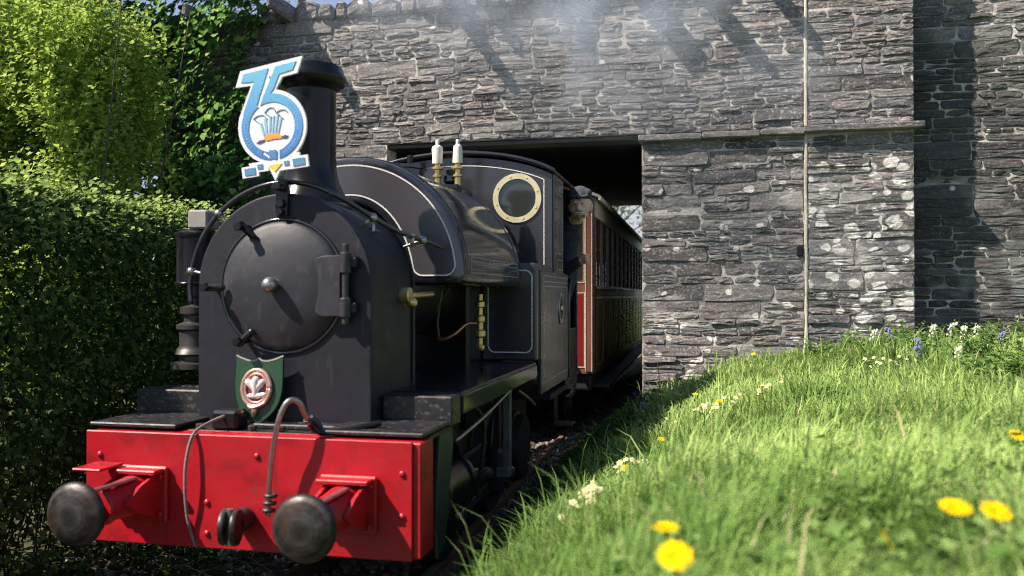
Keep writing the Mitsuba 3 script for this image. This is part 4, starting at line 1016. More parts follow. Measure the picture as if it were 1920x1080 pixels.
part(PE, 'beard', blob([(h_(-.035, -.065, -.085), .014, h_(.035, -.065, -.085), .014), (h_(0, -.075, -.09), .017, h_(0, -.072, -.105), .014), (h_(-.022, -.091, -.047), .006, h_(.022, -.091, -.047), .006)], .007, 3), 'mat_hair', True)
part(PE, 'hair', blob([(h_(-.080, .03, .02), .018, h_(-.07, .06, -.02), .03), (h_(.080, .03, .02), .018, h_(.07, .06, -.02), .03)], .012, 3), 'mat_hair', True)
part(PE, 'scarf', torus((-1.025, 7.075, 2.035), (-.1, -.3, 1), .064, .022, 28, 10), 'mat_cap', True)
for s in (-1, 1): part(PE, 'eye', ball(h_(s * .031, -.086, .012), .0055, (1.5, .6, .8)), 'mat_eye', True)

# ------------------------------------------------------------------ vegetation
DIAMOND = (np.array([[0, 0, 0], [.30, .45, .07], [0, 1, -.05], [-.30, .45, .07]]), np.array([[0, 1, 2], [0, 2, 3]]))
LOBED = (np.array([[0, .42, -.02], [0, 0, 0], [.30, .12, .05], [.52, .46, .08], [.24, .58, .03], [0, 1, -.06], [-.24, .58, .03], [-.52, .46, .08], [-.30, .12, .05]]), np.array([[0, i, i % 8 + 1] for i in range(1, 9)]))
IVY = (np.array([[0, .35, -.03], [0, 0, 0], [.36, -.06, .03], [.56, .32, .07], [.34, .62, .04], [0, 1, -.08], [-.34, .62, .04], [-.56, .32, .07], [-.36, -.06, .03]]), np.array([[0, i, i % 8 + 1] for i in range(1, 9)]))


def unit(a): return a / np.maximum(np.linalg.norm(a, axis=-1, keepdims=True), 1e-9)


def leaves(P, N, D, size, tpl, tone=None, r=rng):
    N = unit(N); D = unit(D - (D * N).sum(-1, keepdims=True) * N); S = np.cross(D, N)
    tv, tf = tpl; n = len(P)
    s = np.broadcast_to(np.asarray(size, float), (n,))[:, None, None]
    v = P[:, None] + s * (tv[None, :, 0:1] * S[:, None] + tv[None, :, 1:2] * D[:, None] + tv[None, :, 2:3] * N[:, None])
    f = tf[None] + (np.arange(n) * len(tv))[:, None, None]
    tone = r.random(n) if tone is None else tone
    return v.reshape(-1, 3), f.reshape(-1, 3), np.repeat(np.stack([tone, r.random(n)], -1), len(tv), 0)


def cat(*ls):
    v, f = join(*[(a, b) for a, b, c in ls]); return v, f, np.vstack([c for a, b, c in ls])


# grass on the bank
r = np.random.default_rng(21)
def grass_pts(n, seed):
    r = np.random.default_rng(seed)
    Y = .5 * (8.55 / .5) ** (r.random(n) ** .93)
    X = r.uniform(-1.45, 1, n) ; X = -1.45 + (X + 1.45) / 2.45 * (.97 * Y + .45 + 1.45)
    keep = (X < 1.0) | (Y < YB + .3) 
    edge = np.interp(Y, [1, 4, 8.6], [-.95, -.98, -.62]) + .25 * (meshkit.noise(np.stack([X * 0, Y * 2.3, Y * 0], -1), 3) - .5)
    keep &= (X > edge + r.exponential(.08, n)) | (r.random(n) < .05)
    keep &= ~((X < OR + .05) & (Y > YB - .1))
    return X[keep], Y[keep]
X, Y = grass_pts(235000, 21); n = len(X)
tuft = meshkit.fbm(np.stack([X * 3.5, Y * 3.5, X * 0], -1), 3, 8)
Lh = (.030 + .20 * tuft ** 1.9 * r.uniform(.4, 1.45, n)) * np.where(r.random(n) < .05, 1.9, 1) * np.interp(Y, [0.8, 1.3, 1.9, 8], [.45, .65, 1.0, 1.15])
wd = .0025 * np.interp(Y, [1, 8.6], [1.0, 2.3]) * r.uniform(.6, 1.35, n)
an = 6.28 * meshkit.noise(np.stack([X * 1.3, Y * 1.3, X * 0], -1), 5) * 1.5 + r.normal(0, 1.1, n)
B2 = np.stack([np.cos(an), np.sin(an), 0 * an], -1); bend = r.uniform(.15, 1.1, n)[:, None]
S2_ = np.stack([-np.sin(an), np.cos(an), 0 * an], -1)
base = np.stack([X, Y, H(X, Y) - .012], -1)
rows = []
for t, w_ in ((0, 1), (.4, .9), (.75, .6)):
    c = base + Lh[:, None] * (t * np.array([0, 0, 1.0]) * (1 - .28 * bend * t) + B2 * bend * .75 * t * t)
    rows += [c - S2_ * (wd * w_)[:, None], c + S2_ * (wd * w_)[:, None]]
rows.append(base + Lh[:, None] * (np.array([0, 0, 1.0]) * (1 - .34 * bend) + B2 * bend * .8))
v = np.stack(rows, 1).reshape(-1, 3)
tf = np.array([[0, 1, 3], [0, 3, 2], [2, 3, 5], [2, 5, 4], [4, 5, 6]])
f = (tf[None] + (np.arange(n) * 7)[:, None, None]).reshape(-1, 3)
uv = np.repeat(np.stack([np.clip(.75 * r.random(n) ** 1.3 + .45 * tuft - .12, 0, .96) * 1.0, r.random(n)], -1), 7, 0)
uv[:, 0] = np.where(np.repeat(r.random(n) < .025, 7), .99, uv[:, 0])
add('grass', (v, f), 'mat_grass', False, uv, 'bright green meadow grass on the bank beside the track', 'grass', None, 'stuff')

# clover and other broad leaves low in the grass
r = np.random.default_rng(23); X, Y = grass_pts(9000, 24); m = meshkit.fbm(np.stack([X * 2.2, Y * 2.2, X * 0], -1), 3, 12) > .50; X, Y = X[m], Y[m]; n = len(X)
a_ = r.uniform(0, 6.28, n)
lv = leaves(np.stack([X, Y, H(X, Y) + r.uniform(.015, .075, n)], -1), np.stack([r.normal(0, .4, n), r.normal(-.1, .4, n), np.ones(n)], -1), np.stack([np.cos(a_), np.sin(a_), r.uniform(-.1, .4, n)], -1), r.uniform(.016, .045, n), LOBED, None, r)
add('clover_leaves', lv[:2], 'mat_plant', False, lv[2], 'small broad clover leaves low among the meadow grass', 'clover', None, 'stuff')

# weeds along the shaded foot of the bank and the verge by the hedge
def weed_patch(n, fx, seed, size=(.03, .07)):
    r = np.random.default_rng(seed)
    X, Y = fx(r, n); Z = H(X, Y) + r.uniform(.0, .10, n)
    N = unit(np.stack([r.normal(0, .6, n), r.normal(0, .6, n), np.ones(n)], -1)); a = r.uniform(0, 6.28, n)
    return leaves(np.stack([X, Y, Z], -1), N, np.stack([np.cos(a), np.sin(a), r.uniform(-.3, .6, n)], -1), r.uniform(*size, n), LOBED, None, r)
def foot(r, n):
    Y = r.uniform(2.6, 8.4, n); X = np.interp(Y, [1, 4, 8.6], [-.95, -.98, -.62]) + r.normal(-.02, .16, n); return X, Y
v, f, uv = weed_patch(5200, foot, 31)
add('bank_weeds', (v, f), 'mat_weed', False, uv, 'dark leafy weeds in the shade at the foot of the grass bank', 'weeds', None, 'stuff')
def verge(r, n):
    X = r.uniform(-3.35, -2.45, n); Y = r.uniform(1.6, 8, n); m = meshkit.fbm(np.stack([X * 3, Y * 3, X * 0], -1), 2, 6) > .45
    return X[m], Y[m]
def verge_fix(n, seed):
    r = np.random.default_rng(seed); X, Y = verge(r, n); k = len(X)
    Z = H(X, Y) + r.uniform(.0, .08, k); N = unit(np.stack([r.normal(0, .6, k), r.normal(0, .6, k), np.ones(k)], -1)); a = r.uniform(0, 6.28, k)
    return leaves(np.stack([X, Y, Z], -1), N, np.stack([np.cos(a), np.sin(a), r.uniform(-.3, .6, k)], -1), r.uniform(.018, .05, k), LOBED, None, r)
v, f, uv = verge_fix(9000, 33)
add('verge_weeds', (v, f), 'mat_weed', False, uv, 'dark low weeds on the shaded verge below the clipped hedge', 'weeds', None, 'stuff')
# dead twigs and litter on the verge
r = np.random.default_rng(35); tw = []
for _ in range(260):
    x, y = r.uniform(-3.2, -2.2), r.uniform(2.0, 4.6); z = float(H(x, y)) + r.uniform(.01, .10); a = r.uniform(0, 6.28); l = r.uniform(.06, .28)
    d = np.array([math.cos(a), math.sin(a), r.uniform(-.1, .5)]) * l
    p = np.array([x, y, z]); m_ = p + d * .5 + r.normal(0, .015, 3)
    v, f = tube([p, m_, p + d], r.uniform(.0012, .0032), 4, smooth=False); tw.append((v, f, np.tile([r.random(), 0], (len(v), 1))))
v, f, uv = cat(*tw)
add('dead_twigs', (v, f), 'mat_dead', False, uv, 'pale dead twigs scattered over the dark verge', 'twigs', None, 'stuff')

# clipped hedge
HE = thing('clipped_hedge', 'clipped field maple hedge with sunlit flat top and shaded face, left of the track', 'hedge')
r = np.random.default_rng(41)
HX0, HX1, HY0, HY1 = -4.25, -3.0, 3.0, 8.2
def hedge_top(y): return np.where(y < HY0, 1.05, 2.10 - .03 * (y - 3))  # unseen near stretch, height shaped to shade the verge and clear the beam
def hedge_leaves(n, mode):
    Y = r.uniform(1.2 if mode != 'end' else HY0, HY1, n); zt = hedge_top(Y)
    lump = lambda a, b: meshkit.fbm(np.stack([a * 3.2, b * 3.2, a * 0 + 2], -1), 3, 4) - .5
    if mode == 'front':
        Z = zt * (1 - r.random(n) ** 1.15 * 1.03) + .0
        dep = r.exponential(.09, n) - .03
        X = HX1 + .20 * lump(Y, Z) - dep - .34 * np.clip((Z - zt + .34) / .34, 0, 1) ** 2
        N = np.stack([np.ones(n), r.normal(-.2, .5, n), r.normal(.45, .5, n)], -1)
        hole = meshkit.fbm(np.stack([Y * 2.4, Z * 2.4, Z * 0 + 9], -1), 3, 8)
        k = (hole > .40 + .16 * ss(1.1, .2, Z)) | (r.random(n) < .35)
    elif mode == 'top':
        X = r.uniform(HX0, HX1, n)
        Z = zt + .13 * lump(X, Y) - r.exponential(.035, n) + .04 + np.where(r.random(n) < .14, r.uniform(0, .11, n), 0) - .30 * np.clip((X - HX1 + .36) / .36, 0, 1) ** 2
        N = np.stack([r.normal(-.1, .5, n), r.normal(-.5, .5, n), np.ones(n)], -1); k = r.random(n) < 2
    elif mode == 'end':
        X = r.uniform(HX0, HX1, n); Z = r.uniform(.9, 2.0, n); Y = HY0 + .1 * lump(X, Z) + r.exponential(.06, n)
        N = np.stack([r.normal(0, .5, n), -np.ones(n), r.normal(.4, .5, n)], -1); k = r.random(n) < 2
    else:
        X = r.uniform(HX0, HX1 - .15, n); Z = zt * r.random(n); N = r.normal(0, 1, (n, 3)); k = Z > .25
    a = r.uniform(0, 6.28, n)
    D = np.stack([np.cos(a) * .6 + .2, np.sin(a), r.uniform(-.9, .4, n)], -1)
    P = np.stack([X, Y, Z - .06], -1)[k]
    tone = r.uniform(.45, 1, k.sum()) if mode == 'top' else r.uniform(0, .50, k.sum())   # paler top and darker face paint sunlight and shade into the leaves
    return leaves(P, N[k], D[k], r.uniform(.020, .043, k.sum()) * (1.3 if mode == 'inside' else 1), DIAMOND if mode == 'inside' else LOBED, tone, r)
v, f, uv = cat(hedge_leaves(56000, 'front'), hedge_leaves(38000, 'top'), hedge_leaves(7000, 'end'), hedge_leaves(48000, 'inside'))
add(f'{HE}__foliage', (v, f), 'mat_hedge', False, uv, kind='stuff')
tw = []
for _ in range(420):
    y = r.uniform(1.3, HY1); x = r.uniform(-3.7, -3.03); z0 = r.uniform(-.05, .3); top = float(hedge_top(y)) - .1
    p = np.array([x, y, z0]); L_ = r.uniform(.4, 1.2); d = np.array([r.normal(.1, .3), r.normal(0, .4), 1.0]); pts = [p, p + d * L_ * .5 + r.normal(0, .04, 3), p + d * L_ + r.normal(0, .06, 3)]
    pts[-1][2] = min(pts[-1][2], top); pts[-1][0] = min(pts[-1][0], -2.99); pts[1][0] = min(pts[1][0], -3.0)
    tw.append(tube(pts, [.007, .003, .0015], 4, 3))
add(f'{HE}__branches', join(*tw), 'mat_bark', False, kind='stuff')

# bright shrub behind the hedge
def shrub(name, label, cat_, boxes, nspray, seed, matname, lsize, stems):
    root = thing(name, label, cat_)
    r = np.random.default_rng(seed); out = []
    (x0, x1, y0, y1, z0, z1) = boxes
    P = np.stack([r.uniform(x0, x1, nspray), r.uniform(y0, y1, nspray), z0 + (z1 - z0) * r.random(nspray) ** .8], -1)
    den = meshkit.fbm(P * np.array([1.5, 1.5, 1.2]) + seed, 3, 3)
    topz = z1 - .1 + .9 * (meshkit.fbm(np.stack([P[:, 0] * 1.7, P[:, 1] * 1.7, P[:, 0] * 0], -1), 2, 5) - .3)
    topz = topz - 1.3 * np.clip((P[:, 0] - x1 + 1.3) / 1.3, 0, 1)
    k = (den > .385 - .10 * ss(3.2, 1.5, P[:, 2])) & (P[:, 2] < topz)
    P = P[k]; n = len(P)
    d = unit(np.stack([r.normal(.12, .35, n), r.normal(-.25, .35, n), np.ones(n) * .9], -1)); L_ = r.uniform(.18, .42, n)
    m = 13
    tt = np.linspace(.05, 1, m)[None, :, None]
    droop = np.stack([r.normal(0, .25, n), r.normal(-.15, .25, n), -r.uniform(0, .35, n)], -1)
    Q = (P[:, None] + d[:, None] * L_[:, None, None] * tt + droop[:, None] * (tt ** 2) * L_[:, None, None]).reshape(-1, 3) + r.normal(0, .014, (n * m, 3))
    side = np.tile(np.where(np.arange(m) % 2, 1, -1), n)[:, None]
    sv = unit(np.cross(np.repeat(d, m, 0), r.normal(0, 1, (n * m, 3))))
    D = sv * side + np.repeat(d, m, 0) * .5 + np.array([0, 0, -.2])
    N = np.array([-.25, -.55, .8]) + r.normal(0, .6, (n * m, 3))
    tone = np.clip(np.repeat(r.normal(.5, .22, n), m) + r.normal(0, .12, n * m), 0, 1)
    lv = leaves(Q, N, D, r.uniform(*lsize, n * m), DIAMOND, tone, r)
    add(f'{root}__foliage', lv[:2], matname, False, lv[2], kind='stuff')
    tb = []
    for _ in range(stems):
        b = np.array([r.uniform(x0, x1), r.uniform(y0, y1), float(0)]); b[2] = float(H(b[0], b[1])) - .05
        tp = np.array([b[0] + r.normal(.1, .35), b[1] + r.normal(0, .3), r.uniform(z1 * .7, z1 - .2)])
        mid = (b + tp) / 2 + r.normal(0, .12, 3) * np.array([1, 1, .2])
        tb.append(tube([b, mid, tp], [.017, .010, .003], 5, 5))
    tb2 = [tube([P[j] - d[j] * .1, P[j] + d[j] * L_[j]], [.004, .0015], 4, smooth=False) for j in r.choice(n, min(n, 900), False)]
    add(f'{root}__stems', join(*tb), 'mat_bark', True)
    add(f'{root}__twigs', join(*tb2), 'mat_bark', False, kind='stuff')
    return root
shrub('tall_shrub', 'tall bright yellow green shrub with upright sprays behind the clipped hedge', 'shrub', (-8.2, -4.85, 5.7, 7.3, .5, 4.75), 19000, 51, 'mat_shrub', (.038, .068), 16)

# ivy on the bridge's left end
IV = thing('ivy', 'dark glossy ivy hanging over the left end of the stone bridge', 'ivy')
r = np.random.default_rng(61)
n = 17000
Xi = r.uniform(-8.2, -4.45, n); Zi = r.uniform(.4, 5.3, n)
edge = -4.78 + .22 * np.sin(Zi * 2.6 + .6) + .32 * (meshkit.fbm(np.stack([Zi * 1.7, Zi * 0, Zi * 0], -1), 3, 3) - .5) * 2 + .33 * ss(3.2, 4.3, Zi) - .25 * ss(4.6, 5.1, Zi) - .25 * ss(2.6, 1.8, Zi)
k = (Xi < edge) & ((meshkit.fbm(np.stack([Xi * 3, Zi * 3, Xi * 0], -1), 3, 2) > .33) | (r.random(n) < .35))
Xi, Zi = Xi[k], Zi[k]; n = len(Xi)
bulge = .62 * meshkit.fbm(np.stack([Xi * 1.9, Zi * 1.9, Xi * 0 + 1], -1), 3, 7) + .10
Yi = YB - bulge * np.clip((edge[k] - Xi) / .25, .15, 1) * r.uniform(.55, 1.08, n) - .02
N = np.stack([r.normal(-.4, .45, n), -np.ones(n), r.normal(.8, .45, n)], -1)
D = np.stack([r.normal(0, .5, n), r.normal(-.2, .2, n), -np.ones(n)], -1)
lv = leaves(np.stack([Xi, Yi, Zi], -1), N, D, r.uniform(.05, .10, n), IVY, None, r)
add(f'{IV}__leaves', lv[:2], 'mat_ivy', False, lv[2], kind='stuff')
tb = []
for _ in range(40):
    x = r.uniform(-6.6, -5.0); z = r.uniform(0, 1.5); pts = [(x, YB - .03, z)]
    for _ in range(5):
        x += r.normal(.05, .14); z += r.uniform(.3, .7); pts.append((min(x, -4.85), YB - r.uniform(.03, .09), min(z, 4.7)))
    tb.append(tube(pts, [.013, .008, .003], 5, 4))
add(f'{IV}__stems', join(*tb), 'mat_bark', True)

# trees: bare crowns over the parapet, leafy ones beyond the opening
def tree(label, group, x, y, h, seed, leaf_n, lsize, spread, lean=0.0, matname='mat_tree_leaf', low=.35):
    root = thing('tree', label, 'tree', group)
    r = np.random.default_rng(seed)
    z0 = float(H(x, y)) - .1
    trunk = [(x, y, z0), (x + lean * .3, y, z0 + h * .35), (x + lean * .7, y + .1, z0 + h * .65), (x + lean, y, z0 + h)]
    add(f'{root}__trunk', tube(trunk, [h * .022, h * .015, h * .009, h * .003], 10, 6), 'mat_bark', True)
    br, tips = [], []
    tp = spline(trunk, 6)
    for _ in range(26):
        t = r.uniform(low, .98); p = tp[int(t * (len(tp) - 1))]; a = r.uniform(0, 6.28); L_ = spread * (1.15 - t) * r.uniform(.6, 1.2)
        d = np.array([math.cos(a), math.sin(a), r.uniform(.25, .9)]); e = p + d * L_ + [0, 0, .1 * L_]
        mid = p + d * L_ * .5 + r.normal(0, .06 * L_, 3)
        br.append(tube([p, mid, e], [h * .006, h * .003, .004], 5, 4)); tips += [e, mid]
        for _ in range(5):
            q = mid + (e - mid) * r.random(); d2 = d + r.normal(0, .7, 3); e2 = q + d2 / np.linalg.norm(d2) * L_ * r.uniform(.25, .5)
            br.append(tube([q, (q + e2) / 2 + r.normal(0, .03, 3), e2], [.008, .005, .002], 4, 3)); tips += [e2, (q + e2) / 2]
    add(f'{root}__limbs', join(*br), 'mat_bark', True)
    tips = np.array(tips)
    if leaf_n:
        c = tips[r.integers(0, len(tips), leaf_n)] + r.normal(0, .10 + .03 * spread, (leaf_n, 3))
        lv = leaves(c, np.array([0, -.2, 1.0]) + r.normal(0, .6, (leaf_n, 3)), r.normal(0, 1, (leaf_n, 3)), r.uniform(*lsize, leaf_n), DIAMOND, None, r)
        add(f'{root}__crown', lv[:2], matname, False, lv[2], kind='stuff')
    return root
tree('thin branched tree seen against the sky above the left end of the parapet', None, -6.5, 12.5, 8.5, 71, 1500, (.04, .08), 2.4, .4, low=.3)
tree('bare twigged tree in the upper left corner behind the tall shrub', None, -11.6, 11.8, 9.0, 72, 900, (.05, .09), 2.6, .5, low=.3)
tree('sunlit leafy tree glimpsed through the bridge opening above the carriage roof', None, -2.6, 26.0, 6.5, 73, 4500, (.07, .13), 3.2, .1, low=.12)
tree('leafy tree beyond the bridge, seen in pieces through the carriage windows', None, -5.0, 23.0, 7.0, 74, 14000, (.07, .13), 3.2, .1, low=.12)
tree('pale green tree beyond the bridge, left of the sunlit one', None, 2.5, 30.0, 6.0, 75, 5000, (.08, .14), 3.6, .0, low=.12)

# ------------------------------------------------------------------ flowers
def dandelion(x, y, z, dia, tilt, label, group=None):
    t = thing('dandelion', label, 'dandelion', group)
    r = np.random.default_rng(int(abs(x * 977 + y * 131) * 10) % 100000)
    g = float(H(x, y)); top = np.array([x, y, z]); a = r.uniform(0, 6.28)
    part(t, 'stalk', tube([(x + .02 * math.cos(a), y + .02 * math.sin(a), g - .01), (x + .01 * math.cos(a), y + .01 * math.sin(a), (g + z) / 2), (x, y, z - .006)], .0022, 6, 4), 'mat_stalk', True)
    ax = unit(np.array([tilt[0], tilt[1], 1.0])); e1, e2, _ = frame_of(ax)
    ls = []
    for ring, (n_, rad, lift) in enumerate(((34, 1.0, .10), (30, .82, .28), (26, .62, .46), (20, .40, .62), (12, .22, .70))):
        th = np.linspace(0, 6.283, n_, endpoint=False) + ring + r.normal(0, .06, n_)
        out = np.cos(th)[:, None] * e1 + np.sin(th)[:, None] * e2
        D = out + ax * lift * r.uniform(.7, 1.3, (n_, 1)); N = ax - out * lift * .6
        P = np.tile(top, (n_, 1)) + out * .002
        tpl = (np.array([[-.06, 0, 0], [.06, 0, 0], [.085, .85, .02], [.04, 1, 0], [-.04, 1, 0], [-.085, .85, .02]]), np.array([[0, 1, 2], [0, 2, 5], [2, 3, 4], [2, 4, 5]]))
        ls.append(leaves(P, N, D, dia / 2 * rad * r.uniform(.9, 1.1, n_), tpl, None, r))
    v, f, uv = cat(*ls[:3])
    part(t, 'petals', (v, f), 'mat_yellow', False, uv)
    v, f, uv = cat(*ls[3:])
    part(t, 'heart', (v, f), 'mat_yellow_heart', False, uv)
    part(t, 'calyx', lathe([(.0, -.012), (.006, -.010), (.008, -.003), (.007, .001)], top, ax, 10), 'mat_stalk', True)
DA = [(-.033, 1.255, 1.076, .048, (-.1, -.75), 'largest dandelion, flower facing out at the bottom of the bank near the camera', None), (.417, 1.545, 1.099, .048, (.05, -.35), 'large yellow dandelion, left one of the pair at lower right', None),
      (.474, 1.53, 1.099, .043, (.1, -.55), 'large yellow dandelion, right one of the pair at lower right', None), (.263, 1.315, 1.099, .032, (1.8, .1), 'narrow dandelion seen side on between the big pair and the bottom edge', None),
      (-.054, 1.475, 1.057, .040, (0, -.15), 'flat open dandelion just above the largest one', None), (.86, 2.60, 1.035, .042, (.2, -.6), 'single dandelion at the right edge of the picture', None),
      (-.33, 4.0, .615, .044, (-.1, -.6), 'dandelion by the sunlit edge of the bank, nearest the locomotive', None), (-.465, 5.51, .52, .046, (-.1, -.7), 'dandelion in the shade line beside the train', None),
      (-.20, 4.8, .50, .042, (.2, -.4), 'small dandelion low on the bank, right one of a close pair', 'small dandelions side by side low on the bank'), (-.35, 4.8, .43, .040, (0, -.3), 'small dandelion low on the bank, left one of a close pair', 'small dandelions side by side low on the bank'),
      (.47, 7.7, .945, .040, (-.2, -.5), 'tiny dandelion close under the wall, left of the pale joint', None), (.064, 8.1, .72, .042, (0, -.6), 'tiny dandelion at the foot of the abutment', None),
      (-.02, 6.6, .66, .042, (0, -.4), 'small dandelion left of the pale primrose patch', None), (.13, 5.6, .78, .042, (0, -.4), 'small dandelion among the pale primrose patch', None)]
def adj(x, y, z): return max(z, float(H(x, y)) + .07)
for x, y, z, d, t, l, g in DA: dandelion(x, y, adj(x, y, z), d, t, l, g)

def primrose(x, y, n_, spread, label, seed, group=None):
    t = thing('primrose_clump', label, 'primroses', group); r = np.random.default_rng(seed)
    px, py = x + r.normal(0, spread, n_), y + r.normal(0, spread, n_); pz = H(px, py) + r.uniform(.08, .14, n_)
    ls, es, st = [], [], []
    for a, b, c in zip(px, py, pz):
        ax = unit(np.array([r.normal(0, .3), r.normal(-.6, .3), .8])); e1, e2, _ = frame_of(ax); th = np.arange(5) * 1.2566 + r.uniform(0, 6)
        out = np.cos(th)[:, None] * e1 + np.sin(th)[:, None] * e2
        tpl = (np.array([[0, 0, 0], [.34, .5, .03], [.30, .92, .0], [0, .84, -.02], [-.30, .92, 0], [-.34, .5, .03]]), np.array([[0, 1, 5], [1, 2, 3], [1, 3, 5], [3, 4, 5]]))
        ls.append(leaves(np.tile([a, b, c], (5, 1)), np.tile(ax, (5, 1)) + out * .1, out + ax * .12, 0.015 * r.uniform(.85, 1.15), tpl, None, r))
        es.append(leaves(np.tile(np.array([a, b, c]) + ax * .0015, (4, 1)), np.tile(ax, (4, 1)), out[:4], .006, DIAMOND, None, r))
        st.append(tube([(a, b, float(H(a, b)) - .01), (a, b, c - .003)], .0016, 5, smooth=False))
    v, f, uv = cat(*ls); part(t, 'petals', (v, f), 'mat_primrose', False, uv, kind='stuff')
    v, f, uv = cat(*es); part(t, 'eyes', (v, f), 'mat_primrose_eye', False, uv, kind='stuff')
    part(t, 'stalks', join(*st), 'mat_stalk', False, kind='stuff')
    th = r.uniform(0, 6.28, 26); out = np.stack([np.cos(th), np.sin(th), r.uniform(.2, .8, 26)], -1)
    lv = leaves(np.stack([x + r.normal(0, spread, 26), y + r.normal(0, spread, 26), H(np.full(26, x), np.full(26, y)) + .01], -1), np.array([0, 0, 1.0]) - out * .3, out, r.uniform(.05, .09, 26), (DIAMOND[0] * [.8, 1, 1], DIAMOND[1]), None, r)
    part(t, 'leaves', lv[:2], 'mat_plant', False, lv[2], kind='stuff')
primrose(-.36, 2.75, 16, .055, 'cluster of cream primroses low at the edge of the bank near the camera', 1)
primrose(-.30, 3.5, 8, .05, 'few cream primroses a little up the bank from the nearest cluster', 2)
primrose(.06, 5.5, 26, .10, 'broad cream primrose patch in mid slope, left one', 3)
primrose(.42, 5.3, 8, .12, 'thin scatter of cream primroses right of the broad patch', 4)
primrose(1.25, 6.2, 14, .10, 'cream primrose patch before the leafy plants under the wall', 5)

def flower_spike(x, y, h, label, cat_, name, matname, seed, group):
    t = thing(name, label, cat_, group); r = np.random.default_rng(seed)
    g = float(H(x, y)); a = r.uniform(0, 6.28); b = np.array([math.cos(a), math.sin(a), 0]) * h * .22
    pts = spline([(x, y, g - .01), (x + b[0] * .2, y + b[1] * .2, g + h * .5), (x + b[0] * .6, y + b[1] * .6, g + h * .9), (x + b[0] * 1.1, y + b[1] * 1.1, g + h)], 6)
    part(t, 'stalk', tube(pts, .003, 6, smooth=False), 'mat_stalk', True)
    ls = []
    for k in range(16):
        u_ = .52 + .48 * k / 15; p = pts[int(u_ * (len(pts) - 1))]
        th = k * 2.4; o_ = np.array([math.cos(th), math.sin(th), .1]) * .014
        for j in range(6):
            ph = j * 1.047; e = np.array([math.cos(ph), math.sin(ph), -1.3])
            ls.append(leaves((p + o_)[None], np.array([[math.cos(ph), math.sin(ph), .4]]), e[None], np.array([.021]), (DIAMOND[0] * [.8, 1, 1], DIAMOND[1]), None, r))
    v, f, uv = cat(*ls); part(t, 'bells', (v, f), matname, False, uv)
    th = r.uniform(0, 6.28, 8)
    n_ = 8; D = np.stack([np.cos(th) * .6, np.sin(th) * .6, np.ones(n_)], -1)
    lv = leaves(np.tile([x, y, g - .01], (n_, 1)), np.stack([-np.cos(th), -np.sin(th), .6 * np.ones(n_)], -1), D, h * r.uniform(.6, .95, n_), (np.array([[-.03, 0, 0], [.03, 0, 0], [.045, .5, .03], [0, 1, -.12], [-.045, .5, .03]]), np.array([[0, 1, 2], [0, 2, 4], [4, 2, 3]])), None, r)
    part(t, 'leaves', lv[:2], 'mat_plant', False, lv[2])
BB = ((1.40, 6.7, .27, 'violet bluebell spike below the pilaster, leftmost of the bluebells in the bed'), (1.46, 6.2, .24, 'bluebell spike standing just right of the leftmost one'), (1.42, 6.0, .20, 'low bluebell spike in front of the pilaster pair'),
      (2.05, 6.6, .22, 'bluebell spike below the recessed wing wall, first one right of the white flowers'), (2.30, 6.7, .26, 'bluebell spike below the wing wall, between two others near the right edge'),
      (2.42, 6.6, .28, 'tallest bluebell spike near the right edge of the picture'), (2.5, 6.9, .26, 'bluebell spike farthest right, close against the wing wall'))
for i, (x, y, h, l) in enumerate(BB): flower_spike(x, y, h, l, 'bluebell', 'bluebell', 'mat_bluebell', 90 + i, 'bluebells among the plants below the wall')
flower_spike(-.40, 6.9, .16, 'lone bluebell in the shade at the foot of the bank by the opening', 'bluebell', 'bluebell', 'mat_bluebell', 99, None)
WF = ((1.72, 6.6, .30, 'tallest white flower spike, below the right corner of the pilaster'), (1.80, 6.5, .27, 'white flower spike just right of the tallest one'), (1.64, 6.7, .28, 'white flower spike just left of the tallest one'),
      (1.25, 6.8, .26, 'white flower spike farthest left, left of the bluebells'), (1.92, 6.6, .27, 'white flower spike farthest right, before the wing wall'), (1.7, 6.1, .20, 'short white flower spike in the middle of the plant bed'), (1.55, 5.7, .20, 'short white flower spike nearest the camera in the plant bed'))
for i, (x, y, h, l) in enumerate(WF): flower_spike(x, y, h, l, 'white flower', 'white_flower', 'mat_white_flower', 110 + i, 'white flower spikes below the wall')

BED_L, BED_S = [], []
def leafy_plant(x, y, h, seed):
    r = np.random.default_rng(seed); g = float(H(x, y))
    for _ in range(9):
        a = r.uniform(0, 6.28); tip = np.array([x + r.normal(0, .10), y + r.normal(0, .10), g + h * r.uniform(.6, 1.05)]); b = np.array([x + r.normal(0, .05), y + r.normal(0, .05), g - .01])
        v, f = tube([b, (b + tip) / 2 + r.normal(0, .012, 3), tip], [.003, .0025, .0015], 5, 3); BED_L.append((v, f, np.full((len(v), 2), .3)))
        m = 11; tt = np.linspace(.25, 1, m)[:, None]; P = b + (tip - b) * tt; th = np.arange(m) * 2.4 + a
        out = np.stack([np.cos(th), np.sin(th), np.full(m, .35)], -1)
        BED_L.append(leaves(P, np.array([0, 0, 1.0]) - out * .2 + r.normal(0, .3, (m, 3)), out, r.uniform(.035, .085, m) * np.linspace(1.15, .7, m), DIAMOND, None, r))
r = np.random.default_rng(77)
for i in range(150):
    y = r.uniform(4.9, 8.4); x0 = np.interp(y, [5, 6.2, 8.3], [1.75, 1.2, .85]); x = r.uniform(x0, y * .94 + .2)
    leafy_plant(x, y, r.uniform(.12, .28) * (.6 if x < x0 + .3 else 1), 200 + i)
v, f, uv = cat(*BED_L)
add('wild_plants', (v, f), 'mat_plant', False, uv, 'bed of pale green leafy wild plants along the foot of the wall', 'wild plants', None, 'stuff')

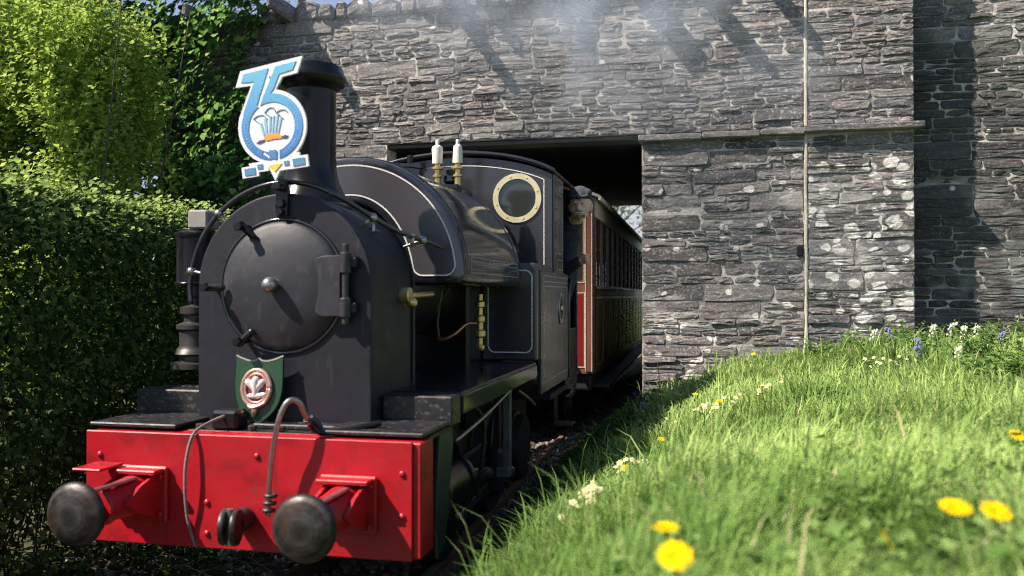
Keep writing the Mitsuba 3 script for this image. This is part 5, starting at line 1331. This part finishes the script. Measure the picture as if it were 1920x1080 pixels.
# ------------------------------------------------------------------ smoke from the chimney, drifting over the bridge's face
SX0, SX1, SY0, SY1, SZ0, SZ1 = -3.9, 1.6, 6.9, 8.45, 2.3, 5.6
nx, ny_, nz = 88, 26, 56
gx_, gy_, gz_ = np.meshgrid(np.linspace(SX0, SX1, nx), np.linspace(SY0, SY1, ny_), np.linspace(SZ0, SZ1, nz), indexing='ij')
G = np.stack([gx_, gy_, gz_], -1)
wv = meshkit.fbm(G * 1.1 + 2, 3, 4) - .5
def plume(p0, p1, r0, amp):
    p0, p1 = np.array(p0), np.array(p1); d = p1 - p0; t = np.clip(((G - p0) @ d) / (d @ d), 0, 1)
    c = p0 + t[..., None] * d; q = np.linalg.norm((G - c + wv[..., None] * np.array([.9, .5, .7])) / np.array([1, 1.3, 1]), axis=-1)
    return amp * np.exp(-(q / r0) ** 2)
den = plume((-1.7, 7.7, 5.3), (-.9, 7.9, 3.7), .90, .36) + plume((-.8, 7.9, 3.9), (.6, 8.0, 3.15), .75, .32) + plume((-3.0, 7.6, 4.7), (-2.3, 7.8, 4.0), .50, .34) + plume((-1.0, 8.0, 3.3), (.1, 8.0, 2.9), .35, .2) + plume((-3.0, 7.8, 4.8), (.4, 7.8, 4.4), .8, .26)
den *= np.clip((meshkit.fbm((G + wv[..., None] * .5) * np.array([3.0, 2.0, 2.0]) + 7, 4, 9) - .36) * 5.0, 0, 1.9)
def fade(a, lo, hi, w): return ss(lo, lo + w, a) * ss(hi, hi - w, a)
den *= fade(gx_, SX0, SX1, .4) * fade(gy_, SY0, SY1, .3) * ss(2.75, 3.45, gz_) * ss(SZ1, SZ1 - .2, gz_)
grid = mi.VolumeGrid(np.ascontiguousarray(den.transpose(2, 1, 0)[..., None]).astype(np.float32))
box_m = T().translate([(SX0 + SX1) / 2, (SY0 + SY1) / 2, (SZ0 + SZ1) / 2]).scale([(SX1 - SX0) / 2, (SY1 - SY0) / 2, (SZ1 - SZ0) / 2])
vol_m = T().translate([SX0, SY0, SZ0]).scale([SX1 - SX0, SY1 - SY0, SZ1 - SZ0])
scene['smoke_medium'] = {'type': 'heterogeneous', 'albedo': {'type': 'rgb', 'value': [.80, .90, .995]}, 'scale': 0.66,
                         'sigma_t': {'type': 'gridvolume', 'grid': grid, 'to_world': vol_m}, 'phase': {'type': 'hg', 'g': 0.2}}
scene['smoke'] = {'type': 'cube', 'to_world': box_m, 'bsdf': {'type': 'null'}, 'interior': {'type': 'ref', 'id': 'smoke_medium'}}
labels['smoke'] = {'label': 'thin bluish smoke drifting across the face of the bridge', 'category': 'smoke', 'kind': 'stuff'}
